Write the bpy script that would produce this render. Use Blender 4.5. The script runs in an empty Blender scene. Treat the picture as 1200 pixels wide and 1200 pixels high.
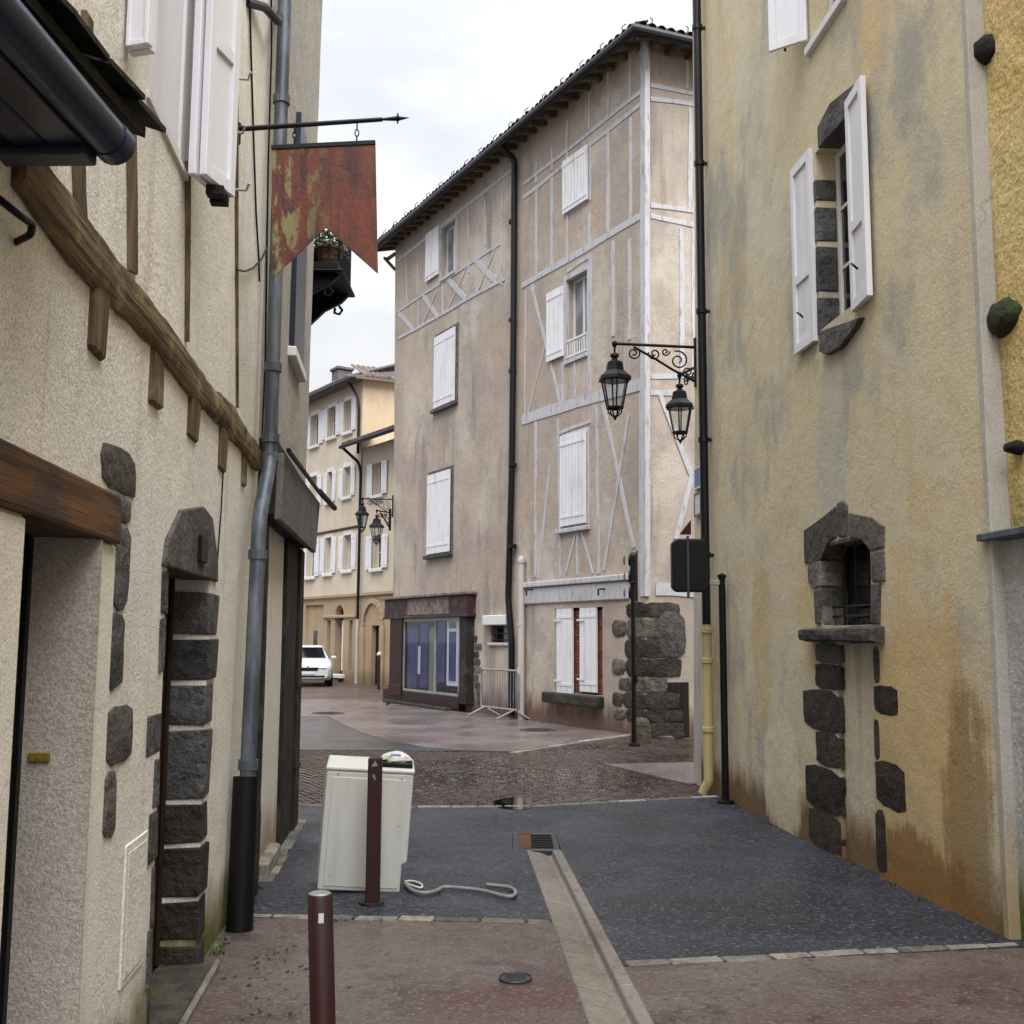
import bpy, bmesh, math, random
from mathutils import Matrix, Vector, noise
random.seed(7)
R = math.radians
scene = bpy.context.scene
COL = scene.collection

# ------------------------------------------------------------------ camera, sky, sun, exposure
FPX = 1260.0; HZ = 748.0; ROLL = 0.0055; CH = 1.6
PITCH = math.atan((HZ - 600) / FPX)
cp, sp = math.cos(PITCH), math.sin(PITCH)
X_ = Vector((1, 0, 0)); U_ = Vector((0, -sp, cp)); F_ = Vector((0, cp, sp))
right = X_ * math.cos(ROLL) + U_ * math.sin(ROLL)
up = -X_ * math.sin(ROLL) + U_ * math.cos(ROLL)
cam = bpy.data.cameras.new('camera')
camo = bpy.data.objects.new('camera', cam); COL.objects.link(camo)
M = Matrix.Identity(4)
for i in range(3):
    M[i][0] = right[i]; M[i][1] = up[i]; M[i][2] = -F_[i]
M[2][3] = CH
camo.matrix_world = M
cam.sensor_width = 36.0; cam.lens = FPX / 1200 * 36.0
cam.clip_start = 0.05; cam.clip_end = 2000
scene.camera = camo

SUN_EL, SUN_AZ = 62.0, 158.0     # soft sun behind thick cloud, high behind the camera
world = bpy.data.worlds.new('World'); scene.world = world; world.use_nodes = True
nt = world.node_tree; nt.nodes.clear()
def wn(t, **k):
    n = nt.nodes.new(t)
    for a, b in k.items(): setattr(n, a, b)
    return n
out = wn('ShaderNodeOutputWorld'); bg = wn('ShaderNodeBackground')
sky = wn('ShaderNodeTexSky', sky_type='NISHITA', sun_disc=False)
sky.sun_elevation = R(SUN_EL); sky.sun_rotation = R(SUN_AZ)
tc = wn('ShaderNodeTexCoord')
mp = wn('ShaderNodeMapping'); mp.inputs['Scale'].default_value = (1.0, 1.0, 2.6)
nz = wn('ShaderNodeTexNoise'); nz.inputs['Scale'].default_value = 3.2; nz.inputs['Detail'].default_value = 7; nz.inputs['Roughness'].default_value = .52
rp = wn('ShaderNodeValToRGB')
rp.color_ramp.elements[0].position = .36; rp.color_ramp.elements[0].color = (1.72, 1.78, 1.93, 1)
rp.color_ramp.elements[1].position = .60; rp.color_ramp.elements[1].color = (2.30, 2.32, 2.36, 1)
mx = wn('ShaderNodeMix', data_type='RGBA'); mx.inputs['Factor'].default_value = .96
nt.links.new(tc.outputs['Generated'], mp.inputs['Vector']); nt.links.new(mp.outputs[0], nz.inputs['Vector'])
nt.links.new(nz.outputs['Fac'], rp.inputs['Fac'])
# overcast sky: brighter towards the zenith, the same all the way round
sx_ = wn('ShaderNodeSeparateXYZ'); nt.links.new(tc.outputs['Generated'], sx_.inputs[0])
mr_ = wn('ShaderNodeMapRange'); mr_.inputs[1].default_value = 0; mr_.inputs[2].default_value = 1; mr_.inputs[3].default_value = 1.0; mr_.inputs[4].default_value = 3.0
nt.links.new(sx_.outputs[2], mr_.inputs[0])
vm_ = wn('ShaderNodeVectorMath', operation='SCALE'); nt.links.new(rp.outputs[0], vm_.inputs[0]); nt.links.new(mr_.outputs[0], vm_.inputs['Scale'])
nt.links.new(sky.outputs[0], mx.inputs['A']); nt.links.new(vm_.outputs[0], mx.inputs['B'])
nt.links.new(mx.outputs['Result'], bg.inputs['Color'])
bg.inputs['Strength'].default_value = .052
nt.links.new(bg.outputs[0], out.inputs['Surface'])

sl = bpy.data.lights.new('sun', 'SUN'); sl.energy = 1.5; sl.angle = R(70); sl.color = (1, .985, .96)
so = bpy.data.objects.new('sun', sl); COL.objects.link(so)
el, az = R(SUN_EL), R(SUN_AZ)
sd = Vector((math.sin(az) * math.cos(el), math.cos(az) * math.cos(el), math.sin(el)))
so.rotation_euler = sd.to_track_quat('Z', 'Y').to_euler()

vs = scene.view_settings
vs.view_transform = 'Standard'; vs.look = 'None'; vs.gamma = 1; vs.exposure = 2.38; vs.use_curve_mapping = False

# ------------------------------------------------------------------ geometry of the place
def ray(px, py):
    a = (px - 600) / FPX; b = (600 - py) / FPX
    return F_ + right * a + up * b
def G(y): return -0.02 * min(max(y, 0.0), 10.0)
def gnd(px, py):
    d = ray(px, py); lo, hi = .1, 400.
    for _ in range(60):
        m = (lo + hi) / 2
        if CH + d.z * m > G(d.y * m): lo = m
        else: hi = m
    return (d.x * lo, d.y * lo)

class Frame:
    """A wall: origin on the ground plan, u to the right as seen, local +y into the wall."""
    def __init__(s, x, y, ux, uy):
        n = math.hypot(ux, uy); s.o = Vector((x, y, 0)); s.u = Vector((ux / n, uy / n, 0)); s.n = Vector((uy / n, -ux / n, 0))
        s.M = Matrix(((s.u.x, -s.n.x, 0, x), (s.u.y, -s.n.y, 0, y), (0, 0, 1, 0), (0, 0, 0, 1)))
    def uv(s, px, py, out=0.0):
        d = ray(px, py); o = s.o + s.n * out
        t = o.dot(s.n) / d.dot(s.n)
        t = (o - Vector((0, 0, 0))).dot(s.n) / d.dot(s.n)
        p = d * t
        return ((p - o).dot(s.u), CH + p.z)
    def rect(s, x0, y0, x1, y1, out=0.0):
        ym = (y0 + y1) / 2; xm = (x0 + x1) / 2
        return (s.uv(x0, ym, out)[0], s.uv(x1, ym, out)[0], s.uv(xm, y1, out)[1], s.uv(xm, y0, out)[1])
    def shifted(s, out):
        o = s.o + s.n * out
        return Frame(o.x, o.y, s.u.x, s.u.y)
FL = Frame(-1.043, 0, -.0999, 1)                     # left wall of the lane
FR = Frame(2.33, 13.913, .47, -6.02)                 # right wall of the lane
FM = Frame(-3.36, 30.96, 5.87, -10.64)               # long front of the half-timbered house
FN = Frame(2.51, 20.32, 2.64, 1)                     # its narrow end
FY = Frame(-6.12, 43, .667, -1)                      # yellow house

# ------------------------------------------------------------------ mesh helpers
class Mb:
    def __init__(s): s.v = []; s.f = []
    def add(s, vs, fs):
        k = len(s.v); s.v += [tuple(p) for p in vs]; s.f += [tuple(i + k for i in q) for q in fs]; return s
    def box(s, x0, x1, y0, y1, z0, z1, jit=0):
        vs = [(x, y, z) for z in (z0, z1) for y in (y0, y1) for x in (x0, x1)]
        if jit: vs = [tuple(c + random.uniform(-jit, jit) for c in p) for p in vs]
        return s.add(vs, [(0, 2, 3, 1), (4, 5, 7, 6), (0, 1, 5, 4), (2, 6, 7, 3), (0, 4, 6, 2), (1, 3, 7, 5)])
    def prism(s, poly, y0, y1, inset=0, dome=0):
        """poly: (x,z) counter-clockwise as seen from -y"""
        n = len(poly)
        vs = [(x, y0, z) for x, z in poly] + [(x, y1, z) for x, z in poly]
        fs = [tuple(range(n)), tuple(range(2 * n - 1, n - 1, -1))] + [(i, n + i, n + (i + 1) % n, (i + 1) % n) for i in range(n)]
        if inset:
            cx = sum(p[0] for p in poly) / n; cz = sum(p[1] for p in poly) / n
            vs += [(cx + (x - cx) * (1 - inset), y0 - dome, cz + (z - cz) * (1 - inset)) for x, z in poly]
            fs[0] = tuple(range(2 * n, 3 * n))
            fs += [(i, (i + 1) % n, 2 * n + (i + 1) % n, 2 * n + i) for i in range(n)]
        return s.add(vs, fs)
    def prismx(s, poly, x0, x1):
        """poly: (y,z) outline swept along x"""
        n = len(poly)
        return s.add([(x0, y, z) for y, z in poly] + [(x1, y, z) for y, z in poly],
                     [tuple(range(n - 1, -1, -1)), tuple(range(n, 2 * n))] + [(i, (i + 1) % n, n + (i + 1) % n, n + i) for i in range(n)])
    def tube(s, pts, r, n=8):
        pts = [Vector(p) for p in pts]; rr = r if isinstance(r, (list, tuple)) else [r] * len(pts)
        vs = []; prev = None
        for i, p in enumerate(pts):
            t = (pts[min(i + 1, len(pts) - 1)] - pts[max(i - 1, 0)]).normalized()
            if prev is None:
                a = Vector((0, 0, 1)) if abs(t.z) < .9 else Vector((1, 0, 0))
                x = t.cross(a).normalized()
            else:
                x = (prev - t * prev.dot(t)).normalized()
            prev = x; y = t.cross(x)
            vs += [p + (x * math.cos(2 * math.pi * k / n) + y * math.sin(2 * math.pi * k / n)) * rr[i] for k in range(n)]
        m = len(pts)
        fs = [(i * n + k, i * n + (k + 1) % n, (i + 1) * n + (k + 1) % n, (i + 1) * n + k) for i in range(m - 1) for k in range(n)]
        fs += [tuple(range(n - 1, -1, -1)), tuple(range((m - 1) * n, m * n))]
        return s.add(vs, fs)
    def lathe(s, prof, c=(0, 0, 0), n=12, rot=0):
        vs = []
        for r, z in prof:
            vs += [(c[0] + r * math.cos(rot + 2 * math.pi * k / n), c[1] + r * math.sin(rot + 2 * math.pi * k / n), c[2] + z) for k in range(n)]
        m = len(prof)
        fs = [(i * n + k, i * n + (k + 1) % n, (i + 1) * n + (k + 1) % n, (i + 1) * n + k) for i in range(m - 1) for k in range(n)]
        fs += [tuple(range(n - 1, -1, -1)), tuple(range((m - 1) * n, m * n))]
        return s.add(vs, fs)
    def bar(s, a, b, w, h, n=Vector((0, -1, 0))):
        """rectangular bar from a to b, w across, h along n"""
        a, b = Vector(a), Vector(b); t = (b - a).normalized(); n = Vector(n); n = (n - t * n.dot(t)).normalized(); x = t.cross(n)
        vs = []
        for p in (a, b):
            for i, j in ((-1, -1), (1, -1), (1, 1), (-1, 1)): vs.append(p + x * (i * w / 2) + n * (j * h / 2))
        return s.add(vs, [(0, 3, 2, 1), (4, 5, 6, 7), (0, 1, 5, 4), (1, 2, 6, 5), (2, 3, 7, 6), (3, 0, 4, 7)])

WORLD = {}
def link(o, parent=None, Mw=None):
    COL.objects.link(o)
    if Mw is None: Mw = WORLD[parent.name].copy() if parent else Matrix.Identity(4)
    if parent:
        o.parent = parent; o.matrix_basis = WORLD[parent.name].inverted() @ Mw
    else: o.matrix_basis = Mw
    WORLD[o.name] = Mw
    return o
def obj(name, mb, m, parent=None, Mw=None, bevel=0, smooth=False, kind=None, seg=1):
    me = bpy.data.meshes.new(name)
    me.from_pydata(mb.v, [], mb.f); me.update()
    bm = bmesh.new(); bm.from_mesh(me); bmesh.ops.recalc_face_normals(bm, faces=bm.faces); bm.to_mesh(me); bm.free()
    for q in (m if isinstance(m, (list, tuple)) else [m]): me.materials.append(q)
    if smooth: me.polygons.foreach_set('use_smooth', [True] * len(me.polygons))
    o = bpy.data.objects.new(name, me); link(o, parent, Mw)
    if bevel:
        b = o.modifiers.new('bevel', 'BEVEL'); b.width = bevel; b.segments = seg; b.limit_method = 'ANGLE'; b.angle_limit = R(35)
    if smooth == 'auto':
        try: me.set_sharp_from_angle(angle=R(40))
        except Exception: pass
    if kind: o['kind'] = kind
    return o
def empty(name, label, cat, Mw=None, loc=None, rz=0, group=None):
    o = bpy.data.objects.new(name, None); o.empty_display_size = .2
    if Mw is None: Mw = Matrix.Translation(loc or (0, 0, 0)) @ Matrix.Rotation(rz, 4, 'Z')
    link(o, None, Mw); return tag(o, label, cat, group)
def tag(o, label, cat, group=None):
    o['label'] = label; o['category'] = cat
    if group: o['group'] = group
    return o
def copy_tree(o, Mw, parent=None, label=None):
    c = o.copy(); COL.objects.link(c)
    if parent: c.parent = parent; c.matrix_basis = o.matrix_basis.copy(); Mw = WORLD[parent.name] @ c.matrix_basis
    else: c.matrix_basis = Mw
    WORLD[c.name] = Mw
    for ch in list(o.children): copy_tree(ch, None, c)
    if label: c['label'] = label
    return c

def wall_mb(u0, u1, z0, z1, holes=(), step=.45, amp=.012, seed=0, shell=0, lean0=0.0, lean1=0.0, zlean=10.0):
    """wall face at y=0 with reveals at the holes (u0,u1,z0,z1,depth); the ends may lean"""
    mb = Mb(); idx = {}
    us = {round(u0, 4), round(u1, 4)}; zs = {round(z0, 4), round(z1, 4)}
    for h in holes: us |= {round(h[0], 4), round(h[1], 4)}; zs |= {round(h[2], 4), round(h[3], 4)}
    def fill(a):
        a = sorted(x for x in a); o = [a[0]]
        for p, q in zip(a, a[1:]):
            n = max(1, int((q - p) / step + .5)); o += [p + (q - p) * i / n for i in range(1, n + 1)]
        return o
    us, zs = fill(us), fill(zs)
    def vert(u, z, y=0.0):
        k = (round(u, 4), round(z, 4), round(y, 4))
        if k not in idx:
            d = noise.noise(Vector((u * .9 + seed, z * .9, seed * 1.7))) * amp
            du = 0
            if lean0 and abs(u - u0) < 1e-3: du = lean0 * max(0, z) / zlean
            if lean1 and abs(u - u1) < 1e-3: du = lean1 * max(0, z) / zlean
            idx[k] = len(mb.v); mb.v.append((u + du, y + d, z))
        return idx[k]
    def inhole(u, z): return any(h[0] - 1e-4 < u < h[1] + 1e-4 and h[2] - 1e-4 < z < h[3] + 1e-4 for h in holes)
    for i in range(len(us) - 1):
        for j in range(len(zs) - 1):
            if inhole((us[i] + us[i + 1]) / 2, (zs[j] + zs[j + 1]) / 2): continue
            mb.f.append((vert(us[i], zs[j]), vert(us[i + 1], zs[j]), vert(us[i + 1], zs[j + 1]), vert(us[i], zs[j + 1])))
    for a, b, c, d, dep in holes:
        hu = [u for u in us if a - 1e-4 <= u <= b + 1e-4]; hz = [z for z in zs if c - 1e-4 <= z <= d + 1e-4]
        for p, q in zip(hu, hu[1:]):
            mb.f.append((vert(p, c), vert(q, c), vert(q, c, dep), vert(p, c, dep)))
            mb.f.append((vert(p, d), vert(p, d, dep), vert(q, d, dep), vert(q, d)))
        for p, q in zip(hz, hz[1:]):
            mb.f.append((vert(a, p), vert(a, p, dep), vert(a, q, dep), vert(a, q)))
            mb.f.append((vert(b, p), vert(b, q), vert(b, q, dep), vert(b, p, dep)))
    if shell:
        for p, q in zip(zs, zs[1:]):
            mb.f.append((vert(u0, q), vert(u0, q, shell), vert(u0, p, shell), vert(u0, p)))
            mb.f.append((vert(u1, p), vert(u1, p, shell), vert(u1, q, shell), vert(u1, q)))
        for p, q in zip(us, us[1:]):
            mb.f.append((vert(p, z1), vert(q, z1), vert(q, z1, shell), vert(p, z1, shell)))
        mb.f.append((vert(u0, z0, shell), vert(u0, z1, shell), vert(u1, z1, shell), vert(u1, z0, shell)))
    return mb

def blob(u0, u1, z0, z1, n=12, p=4.0, j=.08):
    """irregular rounded stone outline"""
    cx, cz, a, b = (u0 + u1) / 2, (z0 + z1) / 2, (u1 - u0) / 2, (z1 - z0) / 2
    o = []
    for k in range(n):
        t = 2 * math.pi * k / n + .2
        c, s = math.cos(t), math.sin(t)
        r = (abs(c) ** p + abs(s) ** p) ** (-1 / p) * (1 + random.uniform(-j, j))
        o.append((cx + a * r * c, cz + b * r * s))
    return o

# ------------------------------------------------------------------ materials
class NT:
    def __init__(s, name):
        s.m = bpy.data.materials.new(name); s.m.use_nodes = True; s.t = s.m.node_tree
        s.b = s.t.nodes['Principled BSDF']
        tc = s.n('ShaderNodeTexCoord'); oi = s.n('ShaderNodeObjectInfo')
        ad = s.n('ShaderNodeVectorMath', operation='MULTIPLY_ADD')
        s.l(oi.outputs['Random'], ad.inputs[0]); ad.inputs[1].default_value = (37, 53, 29); s.l(tc.outputs['Object'], ad.inputs[2])
        s.co = ad.outputs[0]; s.rnd = oi.outputs['Random']
    def n(s, t, **k):
        n = s.t.nodes.new(t)
        for a, b in k.items(): setattr(n, a, b)
        return n
    def l(s, a, b): s.t.links.new(a, b)
    def mapping(s, sc, co=None):
        m = s.n('ShaderNodeMapping'); m.inputs['Scale'].default_value = sc; s.l(co or s.co, m.inputs['Vector']); return m.outputs[0]
    def noise(s, scale, detail=5, rough=.55, co=None, dist=0):
        n = s.n('ShaderNodeTexNoise'); n.inputs['Scale'].default_value = scale; n.inputs['Detail'].default_value = detail
        n.inputs['Roughness'].default_value = rough; n.inputs['Distortion'].default_value = dist
        s.l(co or s.co, n.inputs['Vector']); return n.outputs['Fac']
    def ramp(s, f, a, b, va=0., vb=1.):
        m = s.n('ShaderNodeMapRange', interpolation_type='SMOOTHSTEP'); m.inputs[1].default_value = a; m.inputs[2].default_value = b
        m.inputs[3].default_value = va; m.inputs[4].default_value = vb; s.l(f, m.inputs[0]); return m.outputs[0]
    def math(s, op, a, b):
        m = s.n('ShaderNodeMath', operation=op)
        for i, q in enumerate((a, b)):
            if isinstance(q, (int, float)): m.inputs[i].default_value = q
            else: s.l(q, m.inputs[i])
        return m.outputs[0]
    def mix(s, f, a, b, blend='MIX'):
        m = s.n('ShaderNodeMix', data_type='RGBA', blend_type=blend)
        for q, k in ((f, 'Factor'), (a, 'A'), (b, 'B')):
            i = [x for x in m.inputs if x.name == k and x.type == ('VALUE' if k == 'Factor' else 'RGBA')][0]
            if isinstance(q, (int, float)): i.default_value = q
            elif isinstance(q, tuple): i.default_value = (*q, 1)
            else: s.l(q, i)
        return [x for x in m.outputs if x.type == 'RGBA'][0]
    def bump(s, hs, dist=.01, strength=1.):
        n = s.n('ShaderNodeBump'); n.inputs['Distance'].default_value = dist; n.inputs['Strength'].default_value = strength
        s.l(hs, n.inputs['Height']); return n
    def done(s, col=None, rough=.8, normal=None, metal=0, spec=None):
        if col is not None:
            if isinstance(col, tuple): s.b.inputs['Base Color'].default_value = (*col, 1)
            else: s.l(col, s.b.inputs['Base Color'])
        if isinstance(rough, (int, float)): s.b.inputs['Roughness'].default_value = rough
        else: s.l(rough, s.b.inputs['Roughness'])
        s.b.inputs['Metallic'].default_value = metal
        if spec is not None: s.b.inputs['Specular IOR Level'].default_value = spec
        if normal is not None: s.l(normal.outputs[0], s.b.inputs['Normal'])
        return s.m
    def posz(s):
        g = s.n('ShaderNodeNewGeometry'); x = s.n('ShaderNodeSeparateXYZ'); s.l(g.outputs['Position'], x.inputs[0]); return x.outputs[2]

def plaster(name, a, b, c, grain=45, gd=.012, stains=(), dirt=None, dirtz=1.2, gmix=.25, moss=None, patch=1.1, streak_amt=.65, low=None, crack=.55):
    t = NT(name)
    col = t.mix(t.ramp(t.noise(patch, 6, .6), .35, .65), a, b)
    streak = t.noise(1.0, 5, .6, t.mapping((4.5, 4.5, .35)))
    col = t.mix(t.math('MULTIPLY', t.ramp(streak, .5, .72), streak_amt), col, c)
    for sc, colr, lo, hi, amt in stains:
        col = t.mix(t.math('MULTIPLY', t.ramp(t.noise(1.0, 6, .62, t.mapping(sc)), lo, hi), amt), col, colr)
    if dirt:
        z = t.posz()
        edge = t.math('ADD', z, t.math('MULTIPLY', t.noise(1.0, 6, .65, t.mapping((3.2, 3.2, .8))), -2.2 * dirtz))
        col = t.mix(t.ramp(edge, -1.25 * dirtz, .0, .9, 0.), col, dirt)
    if low:
        # rusty damp patch with its own outline: (u centre, z centre, half width, half height, colour)
        tcl = t.n('ShaderNodeTexCoord'); sp = t.n('ShaderNodeSeparateXYZ'); t.l(tcl.outputs['Object'], sp.inputs[0])
        wob = t.math('MULTIPLY', t.math('SUBTRACT', t.noise(1.3, 7, .68), .5), 2.6)
        wv = t.math('MULTIPLY', t.math('SUBTRACT', t.noise(1., 6, .65, t.mapping((6, 6, .5))), .5), 1.6)
        for uc, zc, hu, hz, colr, amt in low:
            du = t.math('POWER', t.math('ABSOLUTE', t.math('DIVIDE', t.math('SUBTRACT', sp.outputs[0], uc), hu), 0), 2)
            dz = t.math('POWER', t.math('ABSOLUTE', t.math('DIVIDE', t.math('SUBTRACT', sp.outputs[2], zc), hz), 0), 2)
            f = t.math('ADD', t.math('ADD', t.math('ADD', du, dz), wob), wv)
            col = t.mix(t.ramp(f, .55, 1.15, amt, 0.), col, colr)
    if moss:
        z = t.posz()
        e = t.math('ADD', z, t.math('MULTIPLY', t.noise(3.0, 5, .6), -.7))
        col = t.mix(t.ramp(e, -.45, -.06, .9, 0.), col, moss)
    if crack:
        wv2 = t.n('ShaderNodeVectorMath', operation='MULTIPLY_ADD'); nn = t.n('ShaderNodeTexNoise'); nn.inputs['Scale'].default_value = 2.5; nn.inputs['Detail'].default_value = 6; t.l(t.co, nn.inputs['Vector'])
        t.l(nn.outputs['Color'], wv2.inputs[0]); wv2.inputs[1].default_value = (.7, .7, .7); t.l(t.co, wv2.inputs[2])
        vo = t.n('ShaderNodeTexVoronoi', feature='DISTANCE_TO_EDGE'); vo.inputs['Scale'].default_value = crack; t.l(wv2.outputs[0], vo.inputs['Vector'])
        cm = t.math('MULTIPLY', t.ramp(vo.outputs['Distance'], .0, .007, .38, 0.), t.ramp(t.noise(.8, 3), .52, .6))
        col = t.mix(cm, col, tuple(x * .35 for x in a))
    g = t.noise(grain, 4, .7); g2 = t.noise(grain * .35, 3, .6); g3 = t.noise(3.5, 4)
    spk = t.ramp(g, .3, .7, 1 - gmix, 1 + gmix * .35)
    cc = t.n('ShaderNodeCombineColor'); [t.l(spk, cc.inputs[i]) for i in range(3)]
    col = t.mix(1.0, col, cc.outputs[0], 'MULTIPLY')
    gm = t.ramp(t.noise(1.1, 4), .36, .62, .3, 1.15)
    h = t.math('ADD', t.math('ADD', t.math('MULTIPLY', g, gm), t.math('MULTIPLY', g2, .9)), t.math('MULTIPLY', g3, 3.5))
    return t.done(col, .92, t.bump(h, gd, .8), spec=.25)

def stone(name, a, b, grain=30, gd=.01, moss=None):
    t = NT(name)
    col = t.mix(t.ramp(t.noise(5, 6, .65), .3, .7), a, b)
    col = t.mix(t.math('MULTIPLY', t.ramp(t.math('FRACT', t.math('MULTIPLY', t.rnd, 7.3), 0), .45, .9), .28), col, (b[0] * 1.15, b[1] * .92, b[2] * .68))
    v = t.math('ADD', t.math('MULTIPLY', t.rnd, .85), .55)
    cc = t.n('ShaderNodeCombineColor'); [t.l(v, cc.inputs[i]) for i in range(3)]
    cr = t.ramp(t.noise(11, 7, .7), .42, .5, .35, 1.)
    c2 = t.n('ShaderNodeCombineColor'); [t.l(cr, c2.inputs[i]) for i in range(3)]
    col = t.mix(.55, col, t.mix(1.0, col, c2.outputs[0], 'MULTIPLY'))
    col = t.mix(1.0, col, cc.outputs[0], 'MULTIPLY')
    if moss: col = t.mix(t.math('MULTIPLY', t.ramp(t.noise(4, 6, .6), .52, .66), .8), col, moss)
    g = t.noise(grain, 5, .7); g2 = t.noise(7, 5, .6)
    return t.done(col, .8, t.bump(t.math('ADD', g, t.math('MULTIPLY', g2, 3.)), gd * 1.4, 1.), spec=.35)

def wood(name, a, b, c, axis=0, rough=.8, gd=.006, sc=1.0):
    """grain runs along local axis"""
    t = NT(name); k = [26 * sc] * 3; k[axis] = 1.3 * sc
    w = t.noise(1.0, 6, .65, t.mapping(tuple(k)))
    col = t.mix(t.ramp(w, .3, .7), a, b)
    col = t.mix(t.math('MULTIPLY', t.ramp(t.noise(3.5 * sc, 5, .65), .5, .68), .75), col, c)
    return t.done(col, rough, t.bump(w, gd, 1.), spec=.3)

def paint(name, a, dirt, amt=.35, rough=.5, sc=6, gd=.0015):
    t = NT(name)
    n1 = t.noise(1.0, 6, .65, t.mapping((sc * 2, sc * 2, sc * .35)))
    col = t.mix(t.math('MULTIPLY', t.ramp(n1, .48, .72), amt), a, dirt)
    return t.done(col, rough, t.bump(t.noise(40, 4), gd, .6), spec=.4)

def metal(name, a, b, rough=.5, metallic=.6, sc=8):
    t = NT(name)
    n1 = t.noise(1.0, 6, .65, t.mapping((sc, sc, sc * .25)))
    col = t.mix(t.ramp(n1, .4, .65), a, b)
    return t.done(col, t.ramp(n1, .3, .7, rough - .1, rough + .15), t.bump(t.noise(25, 4), .001, .5), metallic)

def simple(name, a, rough=.6, metal_=0., spec=.5):
    t = NT(name)
    n1 = t.noise(14, 5, .6)
    col = t.mix(t.math('MULTIPLY', t.ramp(n1, .4, .7), .3), a, tuple(x * .6 for x in a))
    return t.done(col, rough, None, metal_, spec)

mt = {}
mt['cream'] = plaster('cream roughcast', (.84, .80, .72), (.86, .83, .77), (.72, .67, .59), 105, .007,
                      [((1.8, 1.8, .2), (.40, .355, .30), .58, .72, .6), ((.6, .6, .5), (.78, .70, .57), .5, .7, .4), ((5, 5, .3), (.46, .41, .34), .6, .72, .4)], (.34, .23, .16), .28, .38, (.10, .135, .015))
mt['cream_smooth'] = plaster('cream smooth render', (.80, .75, .655), (.83, .79, .71), (.70, .64, .55), 110, .004, [], (.36, .25, .18), .35, .3)
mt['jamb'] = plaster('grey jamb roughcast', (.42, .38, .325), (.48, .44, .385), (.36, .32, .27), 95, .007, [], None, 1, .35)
mt['grey'] = plaster('grey beige roughcast', (.36, .335, .29), (.43, .40, .35), (.28, .255, .22), 55, .010, [((1.6, 1.6, .25), (.2, .18, .155), .55, .72, .6)], None, 1, .4)
mt['ochre'] = plaster('ochre render', (.66, .565, .375), (.62, .555, .415), (.48, .44, .345), 75, .006,
                      [((.75, .75, .5), (.37, .365, .335), .48, .63, .85), ((.6, .6, .45), (.69, .63, .49), .52, .64, .7), ((.9, .9, .6), (.64, .475, .235), .55, .67, .6), ((2.2, 2.2, .5), (.50, .46, .36), .57, .69, .5)],
                      (.15, .07, .022), .30, .26, None, .7, .22,
                      [(6.3, .75, .95, 1.45, (.62, .42, .16), .62), (7.0, .2, .35, 1.2, (.27, .17, .075), .7), (6.3, -.15, .9, .45, (.24, .125, .04), .8), (2.9, 1.6, .35, .9, (.56, .40, .18), .5), (3.4, .25, .5, .7, (.76, .67, .48), .7), (4.9, 3.2, .35, 1.1, (.50, .49, .43), .7), (4.6, .0, .3, .7, (.30, .16, .05), .7)])
mt['ochre_panel'] = plaster('grey beige patch', (.64, .57, .43), (.58, .52, .40), (.36, .31, .22), 60, .006, [((3, 3, .3), (.30, .24, .15), .55, .7, .6)], (.17, .085, .028), .3, .22)
mt['ochre_pale'] = plaster('pale render strip', (.42, .40, .365), (.48, .46, .42), (.32, .30, .26), 70, .004, [], (.36, .27, .14), .7, .2)
mt['yellow_r'] = plaster('yellow old render', (.60, .44, .17), (.68, .53, .26), (.42, .33, .13), 40, .014,
                         [((1, 1, .5), (.80, .74, .60), .55, .66, .8), ((1.4, 1.4, .9), (.25, .27, .07), .56, .68, .7)], None, 1, .35)
mt['grey_low'] = plaster('grey cement plinth', (.42, .43, .43), (.50, .51, .50), (.33, .31, .25), 40, .01, [], (.2, .17, .08), .6, .25, (.09, .13, .03))
mt['mid'] = plaster('pinkish beige render', (.455, .385, .325), (.38, .32, .272), (.31, .262, .228), 55, .007,
                    [((.6, .6, .4), (.56, .50, .43), .48, .64, .75), ((1.6, 1.6, .22), (.235, .195, .18), .54, .68, .7), ((.45, .45, .5), (.46, .35, .28), .5, .66, .55), ((1.2, 1.2, .9), (.33, .285, .265), .52, .64, .6)], (.12, .06, .045), .5, .3, None, .6, .5)
mt['yh'] = plaster('pale yellow render', (.60, .525, .42), (.56, .485, .385), (.50, .43, .335), 40, .004, [], (.3, .22, .14), .4, .15)
mt['yh_low'] = plaster('tan ground floor render', (.40, .30, .20), (.36, .27, .175), (.31, .225, .15), 40, .004, [], (.22, .16, .1), .4, .15)
mt['yh_side'] = plaster('orange side render', (.50, .40, .28), (.45, .35, .24), (.52, .45, .36), 40, .004, [], None, .4, .12)
mt['basalt'] = stone('dark basalt', (.046, .046, .049), (.115, .112, .11), 22, .016)
mt['basalt_wet'] = stone('dark brown basalt', (.018, .0145, .012), (.052, .042, .034), 22, .016, moss=(.05, .038, .02))
mt['lava'] = stone('grey lava stone', (.075, .070, .068), (.145, .135, .13), 30, .012)
mt['quoin'] = stone('weathered corner stone', (.055, .050, .046), (.15, .13, .11), 24, .016, (.04, .035, .025))
mt['mossy'] = stone('mossy stone', (.028, .025, .02), (.06, .052, .042), 24, .014, (.05, .075, .012))
mt['mossy_dark'] = stone('black mossy stone', (.008, .008, .006), (.022, .024, .010), 24, .016, (.035, .065, .008))
mt['kerb'] = stone('pale kerb stone', (.14, .135, .12), (.23, .22, .195), 40, .006, (.15, .14, .09))
mt['beam'] = wood('weathered beam', (.028, .016, .008), (.22, .15, .075), (.36, .28, .15), 0, .85, .03)
mt['beam_z'] = wood('weathered post', (.05, .033, .018), (.17, .12, .065), (.24, .185, .11), 2, .85, .012)
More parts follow.
